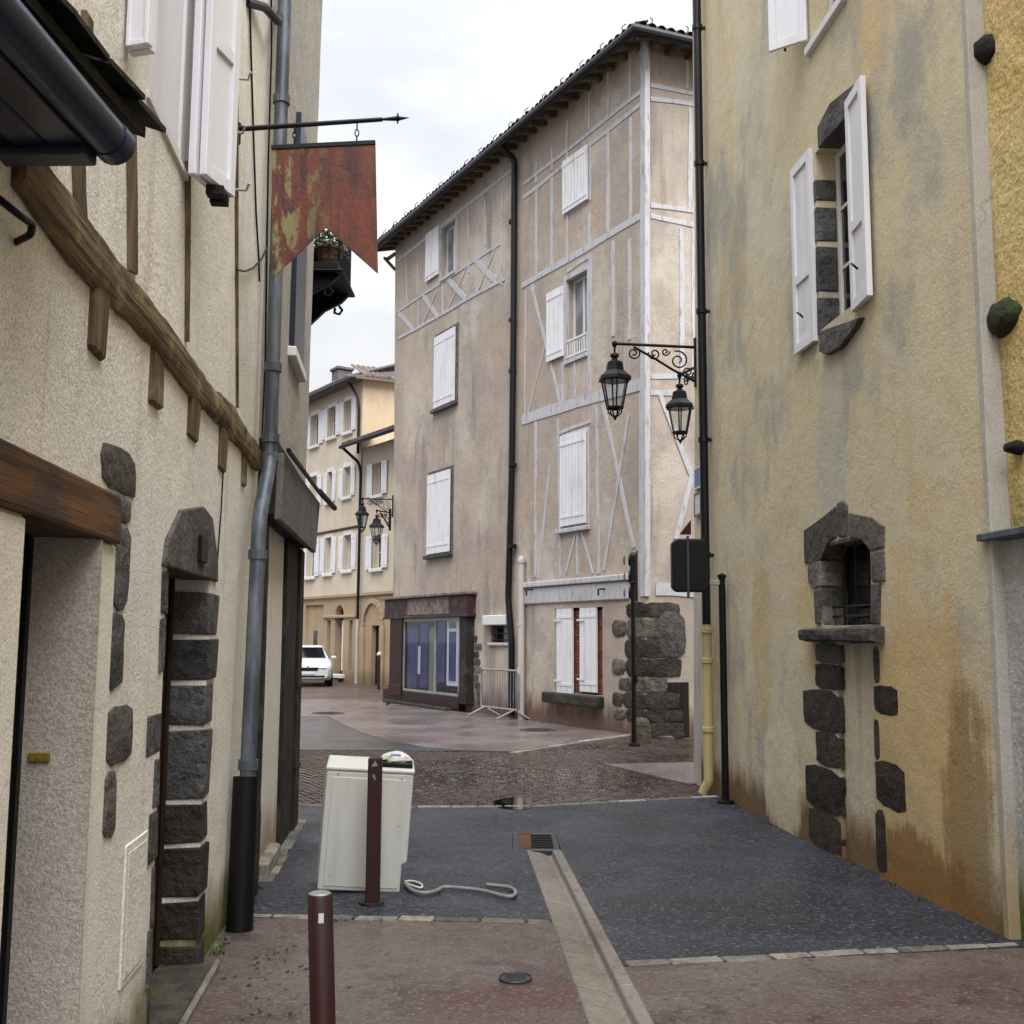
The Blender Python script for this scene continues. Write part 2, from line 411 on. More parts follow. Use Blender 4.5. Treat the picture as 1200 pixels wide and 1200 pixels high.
mt['oakdark'] = wood('dark oak post', (.010, .008, .007), (.03, .025, .02), (.075, .065, .055), 2, .8, .012)
mt['rustlintel'] = wood('peeling brown lintel', (.014, .008, .006), (.13, .058, .016), (.028, .02, .017), 0, .6, .008)
mt['white_t'] = paint('whitewashed timber', (.47, .47, .50), (.27, .24, .22), 1., .8, 8, .014)
mt['white_p'] = paint('white shutter paint', (.70, .70, .735), (.44, .425, .42), .65, .5, 4)
mt['white_pw'] = paint('lavender white paint', (.70, .70, .76), (.48, .47, .5), .4, .45, 3)
mt['frame_w'] = paint('white frame', (.66, .66, .66), (.4, .39, .36), .4, .5, 4)
mt['zinc'] = metal('zinc pipe', (.065, .08, .105), (.15, .165, .19), .5, .4)
mt['iron'] = simple('black iron', (.0035, .0035, .004), .5, 0, .25)
mt['pipe_b'] = simple('black pipe', (.005, .0055, .008), .4, 0, .3)
mt['pipe_w'] = paint('dirty white pipe', (.46, .43, .40), (.2, .16, .13), .5, .5, 4)
mt['pipe_y'] = paint('yellow pipe', (.46, .39, .19), (.26, .2, .09), .5, .5, 4)
mt['dark'] = simple('dark interior', (.004, .0035, .003), .9, 0, .05)
mt['doorbrown'] = wood('brown door', (.012, .006, .003), (.035, .016, .007), (.010, .006, .003), 2, .6, .003)
mt['doorred'] = wood('dark red door', (.010, .004, .0035), (.018, .006, .005), (.006, .003, .003), 2, .6, .003)
mt['navy'] = paint('navy boards', (.012, .018, .042), (.003, .004, .008), .5, .3, 2)
mt['slate'] = stone('black slate', (.004, .0036, .003), (.010, .009, .007), 30, .008, (.014, .014, .005))
mt['trim'] = simple('grey metal trim', (.045, .048, .055), .45, .3)
mt['purple'] = wood('purple brown paint', (.030, .011, .015), (.055, .022, .027), (.10, .075, .07), 0, .55, .003)
mt['maroon'] = wood('maroon pilaster', (.018, .005, .005), (.034, .009, .008), (.010, .004, .004), 2, .5, .003)
mt['faded'] = plaster('faded fascia print', (.14, .115, .105), (.24, .205, .18), (.08, .04, .042), 12, .002, [], None, 1, .3, None, 7)
mt['awn'] = wood('grey weathered board', (.105, .095, .095), (.155, .145, .145), (.08, .072, .075), 0, .8, .004)
mt['bollard'] = metal('maroon bollard paint', (.032, .006, .007), (.020, .005, .006), .5, 0, 10)
mt['appliance'] = paint('white enamel', (.60, .61, .58), (.40, .385, .33), .5, .35, 2, .0004)
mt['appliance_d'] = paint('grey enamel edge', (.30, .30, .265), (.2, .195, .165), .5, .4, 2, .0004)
mt['hose'] = simple('grey hose', (.22, .205, .21), .55)
mt['black'] = simple('black plastic', (.0035, .0035, .004), .5, 0, .25)
mt['galv'] = metal('galvanised steel', (.26, .26, .265), (.36, .36, .37), .45, .5)
mt['carpaint'] = simple('white car paint', (.55, .56, .58), .2, 0, .5)
mt['rubber'] = simple('tyre rubber', (.004, .004, .0045), .8)
mt['chrome'] = simple('chrome', (.6, .6, .62), .15, .9)
mt['terr'] = None
def glass_m(name, tint, rough=.06):
    t = NT(name)
    return t.done(t.mix(t.ramp(t.noise(2.2, 4), .35, .65), tint, tuple(x * .5 for x in tint)), rough, t.bump(t.noise(3.0, 2), .003, .4), 0, .8)
mt['glass'] = glass_m('dark window glass', (.006, .007, .010))
def pane_m(name, tint, fac):
    t = NT(name); t.t.nodes.remove(t.b)
    tr = t.n('ShaderNodeBsdfTransparent'); gl = t.n('ShaderNodeBsdfGlossy'); fr = t.n('ShaderNodeLayerWeight'); ms = t.n('ShaderNodeMixShader')
    tr.inputs[0].default_value = (*tint, 1); gl.inputs['Roughness'].default_value = .03; fr.inputs[0].default_value = .5
    t.l(t.math('ADD', t.math('MULTIPLY', t.math('POWER', fr.outputs['Facing'], 5.0), fac), .03), ms.inputs[0]); t.l(tr.outputs[0], ms.inputs[1]); t.l(gl.outputs[0], ms.inputs[2])
    t.l(ms.outputs[0], t.t.nodes['Material Output'].inputs[0]); return t.m
mt['shopglass'] = pane_m('shop glass', (.9, .93, .97), .8); mt['curtained'] = glass_m('curtained glass', (.26, .275, .30), .12); mt['lampglass'] = pane_m('lantern glass', (.86, .88, .9), .7)
def island(name, cols, rough=.8, grain=25, gd=.004, wet=False):
    t = NT(name); g = t.n('ShaderNodeNewGeometry')
    r = t.n('ShaderNodeValToRGB'); r.color_ramp.interpolation = 'CONSTANT'
    e = r.color_ramp.elements
    while len(e) < len(cols): e.new(.5)
    for i, c in enumerate(cols): e[i].position = i / len(cols); e[i].color = (*c, 1)
    t.l(g.outputs['Random Per Island'], r.inputs['Fac'])
    col = t.mix(t.math('MULTIPLY', t.ramp(t.noise(grain * .3, 5, .65), .4, .7), .5), r.outputs[0], tuple(sum(c[i] for c in cols) / len(cols) * .55 for i in range(3)))
    if wet: rough = t.ramp(t.noise(.55, 4), .38, .62, .09, .42)
    return t.done(col, rough, t.bump(t.noise(grain, 4), gd, .8))
mt['tile'] = island('dark roman tiles', [(.035, .022, .018), (.055, .035, .027), (.026, .019, .018), (.075, .05, .04)])
mt['tile_y'] = island('grey brown roman tiles', [(.10, .075, .065), (.14, .11, .095), (.075, .06, .052), (.20, .165, .145)])
mt['brick'] = island('red brick infill', [(.15, .045, .025), (.20, .065, .04), (.11, .032, .02)])
mt['cobble'] = island('wet brown cobbles', [(.050, .030, .025), (.065, .041, .035), (.036, .024, .021), (.055, .038, .034), (.07, .052, .046)], wet=True)
mt['leaf'] = island('leaves', [(.018, .04, .008), (.04, .075, .012), (.07, .095, .02), (.05, .035, .015)], .6)
mt['deadleaf'] = island('dead leaves', [(.03, .022, .014), (.05, .03, .018), (.022, .018, .014)], .8)
def ground_mat(name, a, b, c, speck, sscale=130, wet=(.35, .7), gd=.004, blotch=None):
    t = NT(name)
    col = t.mix(t.ramp(t.noise(1.1, 6, .6), .36, .64), a, b)
    col = t.mix(t.math('MULTIPLY', t.ramp(t.noise(.8, 7, .65, dist=.6), .5, .66), .8), col, c)
    if blotch: col = t.mix(t.math('MULTIPLY', t.ramp(t.noise(2.4, 6, .7), .55, .66), .7), col, blotch)
    s1 = t.noise(sscale, 3, .75); s2 = t.noise(sscale * .4, 3, .7)
    col = t.mix(t.ramp(s1, .52, .68, 0, .85), col, speck)
    col = t.mix(t.ramp(s2, .52, .7, 0, .6), col, tuple(x * .4 for x in a))
    return t.done(col, t.ramp(t.noise(.9, 5), .35, .65, *wet), t.bump(t.math('ADD', s1, t.math('MULTIPLY', s2, 1.5)), gd, .9), 0, .4)
mt['asphalt'] = ground_mat('blue black asphalt', (.012, .0155, .025), (.026, .031, .046), (.015, .015, .020), (.13, .14, .17), 34, (.30, .62), .014)
mt['pave'] = ground_mat('red grey pavement', (.088, .062, .056), (.125, .102, .094), (.075, .032, .030), (.22, .185, .17), 46, (.2, .5), .009, (.045, .031, .029))
mt['plaza'] = ground_mat('pale pink paving', (.125, .10, .098), (.16, .132, .128), (.09, .07, .068), (.2, .175, .17), 60, (.14, .38), .003)
mt['road'] = ground_mat('blue grey wet road', (.040, .047, .060), (.060, .068, .082), (.03, .033, .04), (.13, .14, .155), 60, (.08, .26), .003)
mt['brickroad'] = ground_mat('red brown paving', (.062, .036, .03), (.08, .05, .042), (.045, .03, .027), (.12, .095, .085), 40, (.3, .6), .004)
mt['earth'] = ground_mat('mortar bed', (.026, .02, .018), (.036, .028, .025), (.02, .016, .015), (.06, .05, .045), 60, (.3, .7), .004)
mt['channel'] = ground_mat('concrete channel', (.15, .132, .112), (.19, .17, .146), (.10, .082, .066), (.28, .255, .225), 50, (.45, .75), .003)
def puddle_m():
    t = NT('puddle water'); return t.done((.012, .009, .008), .02, None, 0, 1.0)
mt['puddle'] = puddle_m()
def rust_m():
    t = NT('rusted red sheet')
    v = t.noise(1., 6, .65, t.mapping((9, 9, 1.6)))
    col = t.mix(t.ramp(v, .35, .62), (.034, .006, .004), (.135, .024, .008))
    col = t.mix(t.math('MULTIPLY', t.ramp(t.noise(5, 6, .7), .52, .68), .8), col, (.010, .004, .004))
    sx = t.n('ShaderNodeSeparateXYZ'); tcx = t.n('ShaderNodeTexCoord'); t.l(tcx.outputs['Object'], sx.inputs[0])
    lf = t.ramp(sx.outputs[0], .12, .68, 1., 0.)
    peel = t.math('MULTIPLY', t.ramp(t.noise(1., 7, .7, t.mapping((13, 13, 4.5))), .49, .58), t.math('ADD', t.math('MULTIPLY', lf, 1.3), .05))
    col = t.mix(peel, col, (.19, .175, .07))
    return t.done(col, .55, t.bump(t.noise(22, 5, .7), .004, .9), 0, .4)
mt['rust'] = rust_m()
mt['blueposter'] = paint('blue poster', (.016, .022, .11), (.10, .12, .22), .8, .5, 6)
mt['beige'] = simple('beige curtain', (.2, .17, .135), .8)
mt['signblue'] = simple('blue enamel', (.04, .10, .30), .35)
mt['signwhite'] = simple('white enamel plate', (.62, .62, .60), .35)
mt['red'] = simple('red enamel', (.05, .006, .006), .4)
mt['brass'] = simple('tarnished brass', (.25, .18, .02), .45, .4)
mt['sticker'] = simple('paper sticker', (.62, .60, .56), .6)

# ------------------------------------------------------------------ ground
def sheet(name, pts, off, m, skirt=.08, kind='structure'):
    bm = bmesh.new()
    bm.faces.new([bm.verts.new((x, y, 0)) for x, y in pts])
    for yy in (0, 10):
        bmesh.ops.bisect_plane(bm, geom=bm.verts[:] + bm.edges[:] + bm.faces[:], plane_co=(0, yy, 0), plane_no=(0, 1, 0))
    bmesh.ops.recalc_face_normals(bm, faces=bm.faces)
    for f in bm.faces:
        if f.normal.z < 0: f.normal_flip()
    edges = [e for e in bm.edges if e.is_boundary]
    for v in bm.verts: v.co.z = G(v.co.y) + off
    if skirt:
        r = bmesh.ops.extrude_edge_only(bm, edges=edges)
        for v in r['geom']:
            if isinstance(v, bmesh.types.BMVert): v.co.z -= skirt
    bmesh.ops.triangulate(bm, faces=[f for f in bm.faces if len(f.verts) > 4])
    bmesh.ops.recalc_face_normals(bm, faces=bm.faces)
    me = bpy.data.meshes.new(name); bm.to_mesh(me); bm.free(); me.materials.append(m)
    o = bpy.data.objects.new(name, me); link(o); o['kind'] = kind
    return o
def curve(px):  return [gnd(*p) for p in px]

sheet('ground', [(-300, -60), (300, -60), (300, 500), (-300, 500)], -.07, mt['earth'], 0)
xl = lambda y: -1.043 - .0999 * y - .1
xr = lambda y: 2.33 + (13.913 - y) * .0781 + .15
CH0 = (.285, 9.38); CH1 = (.585, 3.2)                 # axis of the drainage channel
def chx(y): return CH0[0] + (CH1[0] - CH0[0]) * (CH0[1] - y) / (CH0[1] - CH1[1])
chw = .145
sheet('pavement', [(xl(-8), -8), (chx(3.2) - chw, -8), (chx(3.2) - chw, 3.2), (chx(6.84) - chw, 6.84), (xl(6.95), 6.95)], .004, mt['pave'])
sheet('pavement', [(chx(3.2) + chw, -8), (xr(-8), -8), (xr(6.36), 6.36), (chx(5.9) + chw, 5.9), (chx(3.2) + chw, 3.2)], .004, mt['pave'])
sheet('asphalt_road', [(xl(6.95), 6.95), (chx(6.84) - chw, 6.84), (chx(9.38) - chw, 9.38), (.02, 9.40), (.02, 10.24), (.22, 10.24), (.22, 11.80), (-1.0, 11.72), (-2.75, 11.80), (xl(10), 10)], .008, mt['asphalt'])
sheet('asphalt_road', [(.22, 10.24), (.43, 10.24), (.43, 9.40), (chx(5.9) + chw, 5.9), (xr(6.36), 6.36), (xr(12.7), 12.7), (1.2, 12.17), (.22, 11.80)], .008, mt['asphalt'])
# plaza surfaces
cob_top = curve([(335, 879), (420, 879), (500, 880), (600, 882), (680, 869), (745, 860), (790, 871), (812, 868)])
cob_low = [(2.6, 12.78), (1.2, 12.27), (.22, 11.90), (-1.0, 11.82), (-2.75, 11.90), (-6, 12.2)]
cobpoly = cob_low + cob_top + [(6, 18.5), (6, 12.9)]
sheet('cobble_bed', cobpoly, -.028, mt['earth'], .04)
pl = curve([(600, 881), (540, 879.5), (500, 876), (455, 868), (425, 859), (400, 848), (384, 840), (405, 834), (450, 828)])
sheet('plaza_pavement', pl + [(-3.2, 31.5), (3.0, 20.6), (3.0, 20.0)] + curve([(745, 859.5), (680, 868)]), .005, mt['plaza'])
rd = curve([(500, 880), (540, 880), (500, 876.3), (455, 868.3), (425, 859.3), (400, 848.3), (383, 840.3)])
sheet('road', [(-9, 17.5)] + curve([(420, 879)]) + rd + [(-12, 26.0)], .003, mt['road'])
sheet('road_crossing', curve([(383.5, 840), (404.5, 833.8), (452, 827.5)]) + [(-3.6, 31.6), (-16, 32.5), (-12, 26.0)], .004, mt['plaza'])
sheet('far_paving', [(-3.6, 31.6), (-3.0, 36), (-6, 46), (-40, 70), (-16, 32.5)], .002, mt['brickroad'])
tri = curve([(710, 896), (808, 893.5)]) + [(3.4, 16.1), (2.9, 13.9)] + curve([(806, 919), (760, 908)])
sheet('paving_patch', tri, .006, mt['plaza'])
sheet('side_street', [(6, 12.9), (30, 14), (40, 40), (6, 18.5)], .0, mt['earth'])

def inpoly(x, y, poly):
    c = False; n = len(poly)
    for i in range(n):
        (x0, y0), (x1, y1) = poly[i], poly[i - 1]
        if (y0 > y) != (y1 > y) and x < (x1 - x0) * (y - y0) / (y1 - y0) + x0: c = not c
    return c
def cobbles():
    mb = Mb(); s = .095; y = 11.8
    row = 0
    while y < 22:
        x = -5.2 + (row % 2) * s * .5
        while x < 4.6:
            yy = y + .16 * abs(math.sin(x * 2.1)) + random.uniform(-.006, .006)
            if inpoly(x, yy, cobpoly) and not inpoly(x, yy, tri):
                a = s * random.uniform(.40, .47); b = s * random.uniform(.40, .47); z = G(yy); h = random.uniform(-.005, .002)
                r = random.uniform(-.12, .12); c_, s_ = math.cos(r), math.sin(r)
                def P(i, j, k): return (x + c_ * i - s_ * j, yy + s_ * i + c_ * j, z + k)
                vs = [P(-a, -b, -.03), P(a, -b, -.03), P(a, b, -.03), P(-a, b, -.03)]
                q = .8
                vs += [P(-a * q, -b * q, h), P(a * q, -b * q, h), P(a * q, b * q, h), P(-a * q, b * q, h)]
                mb.add(vs, [(4, 5, 6, 7), (0, 1, 5, 4), (1, 2, 6, 5), (2, 3, 7, 6), (3, 0, 4, 7)])
            x += s
        y += s * .98; row += 1
    return mb
o = obj('cobblestones', cobbles(), mt['cobble'], kind='stuff')
tag(o, 'wet reddish brown cobbles laid in arcs across the little square', 'cobbles')

# kerb stones set in the ground: parts of the surface they edge
def stone_row(pts, parent_name, w=.085, ln=.26, name='kerb_stone', m='kerb', top=.014):
    par = bpy.data.objects[parent_name]
    L = 0
    for (x0, y0), (x1, y1) in zip(pts, pts[1:]):
        d = Vector((x1 - x0, y1 - y0, 0)); T = d.length; d.normalize(); t = 0; nrm = Vector((-d.y, d.x, 0))
        while t < T - .05:
            l = min(ln * random.uniform(.75, 1.25), T - t)
            mb = Mb(); ww = w * random.uniform(.85, 1.1); h = top + random.uniform(-.003, .004)
            A = Vector((x0, y0, 0)) + d * (t + .006); B = Vector((x0, y0, 0)) + d * (t + l - .006)
            C_ = (A + B) / 2
            q = []
            for p in (A, B):
                for sgn in (-1, 1):
                    e = p + nrm * (sgn * ww / 2); e = Vector((e.x + random.uniform(-.008, .008), e.y + random.uniform(-.008, .008), 0)); q.append(e)
            vs = [(p.x, p.y, G(p.y) - .05) for p in q] + [(p.x, p.y, G(p.y) + h) for p in q]
            mb.add([(v[0] - C_.x, v[1] - C_.y, v[2]) for v in vs], [(0, 2, 3, 1), (4, 5, 7, 6), (0, 1, 5, 4), (2, 6, 7, 3), (0, 4, 6, 2), (1, 3, 7, 5)])
            obj(name, mb, mt[m], par, Matrix.Translation(C_), bevel=.008)
            t += l
stone_row([(-1.70, 6.98), (chx(6.84) - chw - .01, 6.86)], 'pavement')
stone_row([(chx(5.95) + chw + .02, 5.93), (2.95, 6.40)], 'pavement.001')
stone_row([(-2.3, 11.85), (-1.0, 11.77), (.22, 11.85), (1.2, 12.22), (2.42, 12.68)], 'cobble_bed', .09, .3)
stone_row([(-1.80, 8.0), (-2.02, 9.9), (-2.12, 10.9)], 'asphalt_road', .20, .38)
stone_row(curve([(600, 883), (680, 869.5), (745, 860.5)]), 'plaza_pavement', .14, .6)

# drainage channel: slabs of two sloping faces each
chan = empty('drainage_channel', 'pale concrete gutter running down the middle of the lane to the grate', 'gutter', loc=(0, 0, 0))
y = 9.36
while y > 3.2:
    y2 = max(3.2, y - .95)
    mb = Mb(); prof = [(-chw, .010), (-.02, -.012), (.035, -.034), (.06, -.030), (.075, .008), (chw, .014)]
    vs = []
    for yy in (y - .005, y2 + .005):
        vs += [(chx(yy) + a, yy, G(yy) + z) for a, z in prof] + [(chx(yy) + chw, yy, G(yy) - .07), (chx(yy) - chw, yy, G(yy) - .07)]
    n = len(prof) + 2
    mb.add(vs, [(i, (i + 1) % n, n + (i + 1) % n, n + i) for i in range(n)] + [tuple(range(n)), tuple(range(2 * n - 1, n - 1, -1))])
    obj('channel_slab', mb, mt['channel'], chan, bevel=.005)
    y = y2
# grate
gr = empty('drain_grate', 'rectangular iron drain grate at the top of the concrete gutter', 'drain', loc=(.225, 9.82, G(9.82)))
mb = Mb()
for (a, b, c, d) in ((-.2, .2, -.42, -.36), (-.2, .2, .36, .42), (-.2, -.15, -.36, .36), (.15, .2, -.36, .36)): mb.box(a, b, c, d, -.06, .012)
obj('frame', mb, mt['trim'], gr, bevel=.004)
obj('pit', Mb().box(-.15, .15, -.36, .36, -.065, -.05), mt['dark'], gr)
for k in range(9):
    obj('bar', Mb().box(-.15, .15, -.345 + k * .08, -.305 + k * .08, -.03, .009), mt['iron'], gr)
obj('rusty_plate', Mb().box(-.155, -.04, -.36, .36, .0095, .0135), mt['rustlintel'], gr)
# manholes
def manhole(px, py, label, r=.3):
    x, yy = gnd(px, py); mb = Mb().lathe([(r, -.05), (r, .012), (r * .93, .016), (r * .9, .010), (0.001, .010)], (0, 0, 0), 28)
    for k in range(-3, 4): mb.box(-r * .6, r * .6, k * r * .2 - .012, k * r * .2 + .012, .010, .016)
    o = obj('manhole_cover', mb, mt['trim'], None, Matrix.Translation((x, yy, G(yy) + .004))); tag(o, label, 'manhole', 'manhole covers'); return o
manhole(604, 1149, 'small round iron cover in the reddish pavement beside the gutter', .085)
manhole(630, 856, 'dark iron cover in the pale paving before the half-timbered house', .36)
manhole(384, 836, 'iron cover in the paving beyond the blue grey road', .38)
# puddle
pp = [gnd(*p) for p in [(578, 940), (590, 936.5), (606, 935.5), (622, 938), (627, 944), (622, 949), (606, 950.5), (588, 948.5), (579, 945)]]
bm_ = Mb(); bm_.add([(x, yy, G(yy) + .013) for x, yy in pp], [tuple(range(len(pp)))])
o = obj('puddle', bm_, mt['puddle'], kind='structure')
# leaf litter on the pavement
mb = Mb()
for k in range(46):
    x = random.gauss(-1.15, .16); yy = random.uniform(4.9, 6.3); z = G(yy) + .006; a = random.uniform(0, 6.28); s = random.uniform(.008, .022)
    vs = [(x + s * math.cos(a + t) * (1 if i % 2 else .6), yy + s * math.sin(a + t) * (1 if i % 2 else .6), z + (.006 if i % 2 else .001)) for i, t in enumerate((0, 1.2, 2.4, 3.6, 4.9))]
    mb.add(vs, [(0, 1, 2, 3, 4)])
o = obj('leaf_litter', mb, mt['deadleaf'], kind='stuff'); tag(o, 'scraps of dead leaf scattered on the red pavement', 'leaf litter')

# ------------------------------------------------------------------ shared builders for houses
def shutter_leaf(mb, u0, u1, z0, z1, y=0.0, th=.04, boards=3, gap=.014):
    w = (u1 - u0) / boards
    for k in range(boards): mb.box(u0 + k * w + gap / 2, u0 + (k + 1) * w - gap / 2, y, y + th, z0, z1)
    for z in (z0 + (z1 - z0) * .10, z0 + (z1 - z0) * .90): mb.box(u0 + .01, u1 - .01, y - .010, y - .0005, z - .03, z + .03)
    return mb
def flush(lst, frame, parent, m, name='timber', y=-.014, th=.10):
    """thin timbers set into a wall: list of (px0,py0,px1,py1,width)"""
    for x0, y0, x1, y1, w in lst:
        w *= .92; a = frame.uv(x0, y0); b = frame.uv(x1, y1)
        A = Vector((a[0], 0, a[1])); B = Vector((b[0], 0, b[1])); d = (B - A); L = d.length; d.normalize(); nx = Vector((d.z, 0, -d.x))
        n = max(2, int(L / .7)); mb = Mb(); vs = []
        ph = random.uniform(0, 50); yo = y - random.uniform(0, .006)
        for i in range(n + 1):
            p = A + d * (L * i / n); s = nx * (noise.noise(Vector((ph, i * .55, 0))) * .03)
            ww = w * (.5 + .1 * noise.noise(Vector((ph + 9, i * .8, 0))))
            for q in (-1, 1):
                for yy in (yo, yo + th): vs.append(p + s + nx * (q * ww) + Vector((0, yy, 0)))
        fs = []
        for i in range(n):
            k = i * 4
            fs += [(k, k + 4, k + 6, k + 2), (k, k + 1, k + 5, k + 4), (k + 2, k + 6, k + 7, k + 3), (k + 1, k + 3, k + 7, k + 5)]
        k = n * 4; fs += [(0, 2, 3, 1), (k, k + 1, k + 3, k + 2)]
        mb.add(vs, fs)
        obj(name, mb, m, parent, frame.M)
def plate_stone(parent, frame, px, m, name='stone', y=-.012, th=.1, dome=.004, p=5, j=.07, label=None):
    u0, u1, z0, z1 = frame.rect(*px)
    o = obj(name, Mb().prism(blob(u0, u1, z0, z1, 14, p, j), y, y + th, .14, dome), mt[m], parent, frame.M, smooth='auto')
    return o
def window_sash(parent, frame, u0, u1, z0, z1, y, m='frame_w', cols=2, rows=3, fw=.055, gl='glass'):
    mb = Mb()
    mb.box(u0, u0 + fw, y, y + .05, z0, z1).box(u1 - fw, u1, y, y + .05, z0, z1).box(u0 + fw, u1 - fw, y, y + .05, z0, z0 + fw).box(u0 + fw, u1 - fw, y, y + .05, z1 - fw, z1)
    for k in range(1, cols):
        c = u0 + (u1 - u0) * k / cols; mb.box(c - .035, c + .035, y + .002, y + .048, z0 + fw, z1 - fw)
    w = obj('window', mb, mt[m], parent, frame.M, bevel=.004)
    for r in range(1, rows):
        z = z0 + (z1 - z0) * r / rows
        for k in range(cols):
            a = u0 + (u1 - u0) * k / cols; b = u0 + (u1 - u0) * (k + 1) / cols
            obj('glazing_bar', Mb().box(a + .05, b - .05, y + .008, y + .042, z - .014, z + .014), mt[m], w, frame.M)
    for k in range(cols):
        a = u0 + (u1 - u0) * k / cols; b = u0 + (u1 - u0) * (k + 1) / cols
        obj('pane', Mb().box(a + .03, b - .03, y + .022, y + .028, z0 + .03, z1 - .03), mt[gl], w, frame.M)
    return w
def elbow(pts, r=.08, n=5):
    """round the corners of a pipe path"""
    pts = [Vector(p) for p in pts]; o = [pts[0]]
    for a, b, c in zip(pts, pts[1:], pts[2:]):
        d0 = (a - b); d1 = (c - b); k = min(r, d0.length * .45, d1.length * .45)
        p0 = b + d0.normalized() * k; p1 = b + d1.normalized() * k
        for i in range(n + 1):
            t = i / n; o.append(p0 * (1 - t) ** 2 + b * 2 * t * (1 - t) + p1 * t * t)
    o.append(pts[-1]); return o

# ------------------------------------------------------------------ left side of the lane
def atz(px, py, z):
    d = ray(px, py); t = (z - CH) / d.z; return Vector((d.x * t, d.y * t, z))
def toloc(fr, p): return fr.M.inverted() @ Vector(p)
HA = empty('plaster_house', 'cream roughcast house with a wavy brown beam over its two doors', 'house', FL.M)
d1a = FL.uv(9, 900)[0]; d1b = FL.uv(104, 760)[0]; d2a = FL.uv(189, 840)[0]; d2b = FL.uv(241, 800)[0]
WA = [FL.uv(173, 110)[0], FL.uv(220, 213)[0]]
obj('wall', wall_mb(-4, 7.5, -.3, 9.6, [(d1a, d1b, -.3, 1.93, .26), (d2a, d2b, -.3, 1.93, .27), (WA[0], WA[1], 3.72, 5.5, .05)], amp=.008, seed=3, shell=5), mt['cream'], HA, smooth='auto')
def P(name, mb, m, par=HA, fr=FL, **k): return obj(name, mb, mt[m], par, fr.M, **k)
# smooth, thicker render round the first door
P('render_surround', Mb().box(d1b, FL.uv(127, 760)[0], -.012, .02, -.3, 1.925).box(d1a - .35, d1a, -.012, .02, -.3, 1.925), 'cream_smooth', bevel=.012)
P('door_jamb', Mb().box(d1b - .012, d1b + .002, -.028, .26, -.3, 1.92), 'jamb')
P('door', Mb().box(d1a, d1b, .20, .255, -.2, 1.93), 'black')
P('door_frame', Mb().box(d1b - .05, d1b - .013, .19, .21, -.2, 1.92), 'black')
b0 = FL.uv(46, 911); P('bell_plate', Mb().box(d1b - .03, d1b - .011, .10, .165, b0[1] - .0, b0[1] + .028).box(d1b - .034, d1b - .029, .125, .14, b0[1] + .006, b0[1] + .02), 'brass', bevel=.003)
# lintel beam over the first door
lb = Mb(); lb.box(2.2, FL.uv(142, 610, .03)[0], -.032, .2, 1.925, 2.095, .006)
P('lintel', lb, 'rustlintel', bevel=.012, seg=2)
# wavy main beam
def wavy(u0, u1, z0, z1, dep, n, am, seed):
    mb = Mb(); vs = []; m = 10
    for i in range(n + 1):
        u = u0 + (u1 - u0) * i / n
        zc = (z0 + z1) / 2 + am * noise.noise(Vector((u * .9, seed, 0))); h = (z1 - z0) / 2 * (1 + .25 * noise.noise(Vector((u * 1.7, seed + 5, 0))) + .12 * noise.noise(Vector((u * 6, seed + 8, 0))))
        for k in range(m):
            a = 2 * math.pi * k / m; c, s = math.cos(a), math.sin(a); r = (abs(c) ** 4 + abs(s) ** 4) ** -.25
            r *= 1 + .13 * noise.noise(Vector((u * 3.1, c * 2 + seed, s * 2))) + .08 * noise.noise(Vector((u * 9, c * 3 + seed, s * 3)))
            vs.append((u, -dep * .35 + dep * .65 * c * r, zc + h * s * r))
    fs = [(i * m + k, i * m + (k + 1) % m, (i + 1) * m + (k + 1) % m, (i + 1) * m + k) for i in range(n) for k in range(m)]
    fs += [tuple(range(m - 1, -1, -1)), tuple(range(n * m, n * m + m))]
    return mb.add(vs, fs)
P('main_beam', wavy(FL.uv(12, 222)[0], 7.42, 2.745, 2.915, .04, 90, .035, 4.2), 'beam', smooth='auto')
for (x0, y0, x1, y1) in ((107, 362, 128, 418), (177, 427, 194, 478), (222, 478, 237, 515), (257, 528, 268, 552), (284, 545, 292, 570)):
    u0, u1, z0, z1 = FL.rect(x0 + 2, y0, x1 - 2, y1, .02)
    P('joist_end', Mb().box(u0, u1, -.022, .15, z0, 2.765, .007), 'beam_z', bevel=.012)
flush([(91, 190, 90, 254, .11), (151, 130, 151, 318, .12), (219, 190, 217, 400, .035), (276, 0, 276, 478, .03), (100, 20, 98, 90, .08)], FL, HA, mt['beam_z'])
# stones of an older jamb showing at the edge of the thick render
for q in ((117, 524, 158, 577), (130, 580, 152, 612), (131, 617, 150, 713), (128, 718, 143, 806), (124, 826, 153, 893), (121, 905, 134, 980)):
    plate_stone(HA, FL, q, 'lava' if q[1] < 600 else 'basalt', y=-.006, p=7, j=.09)
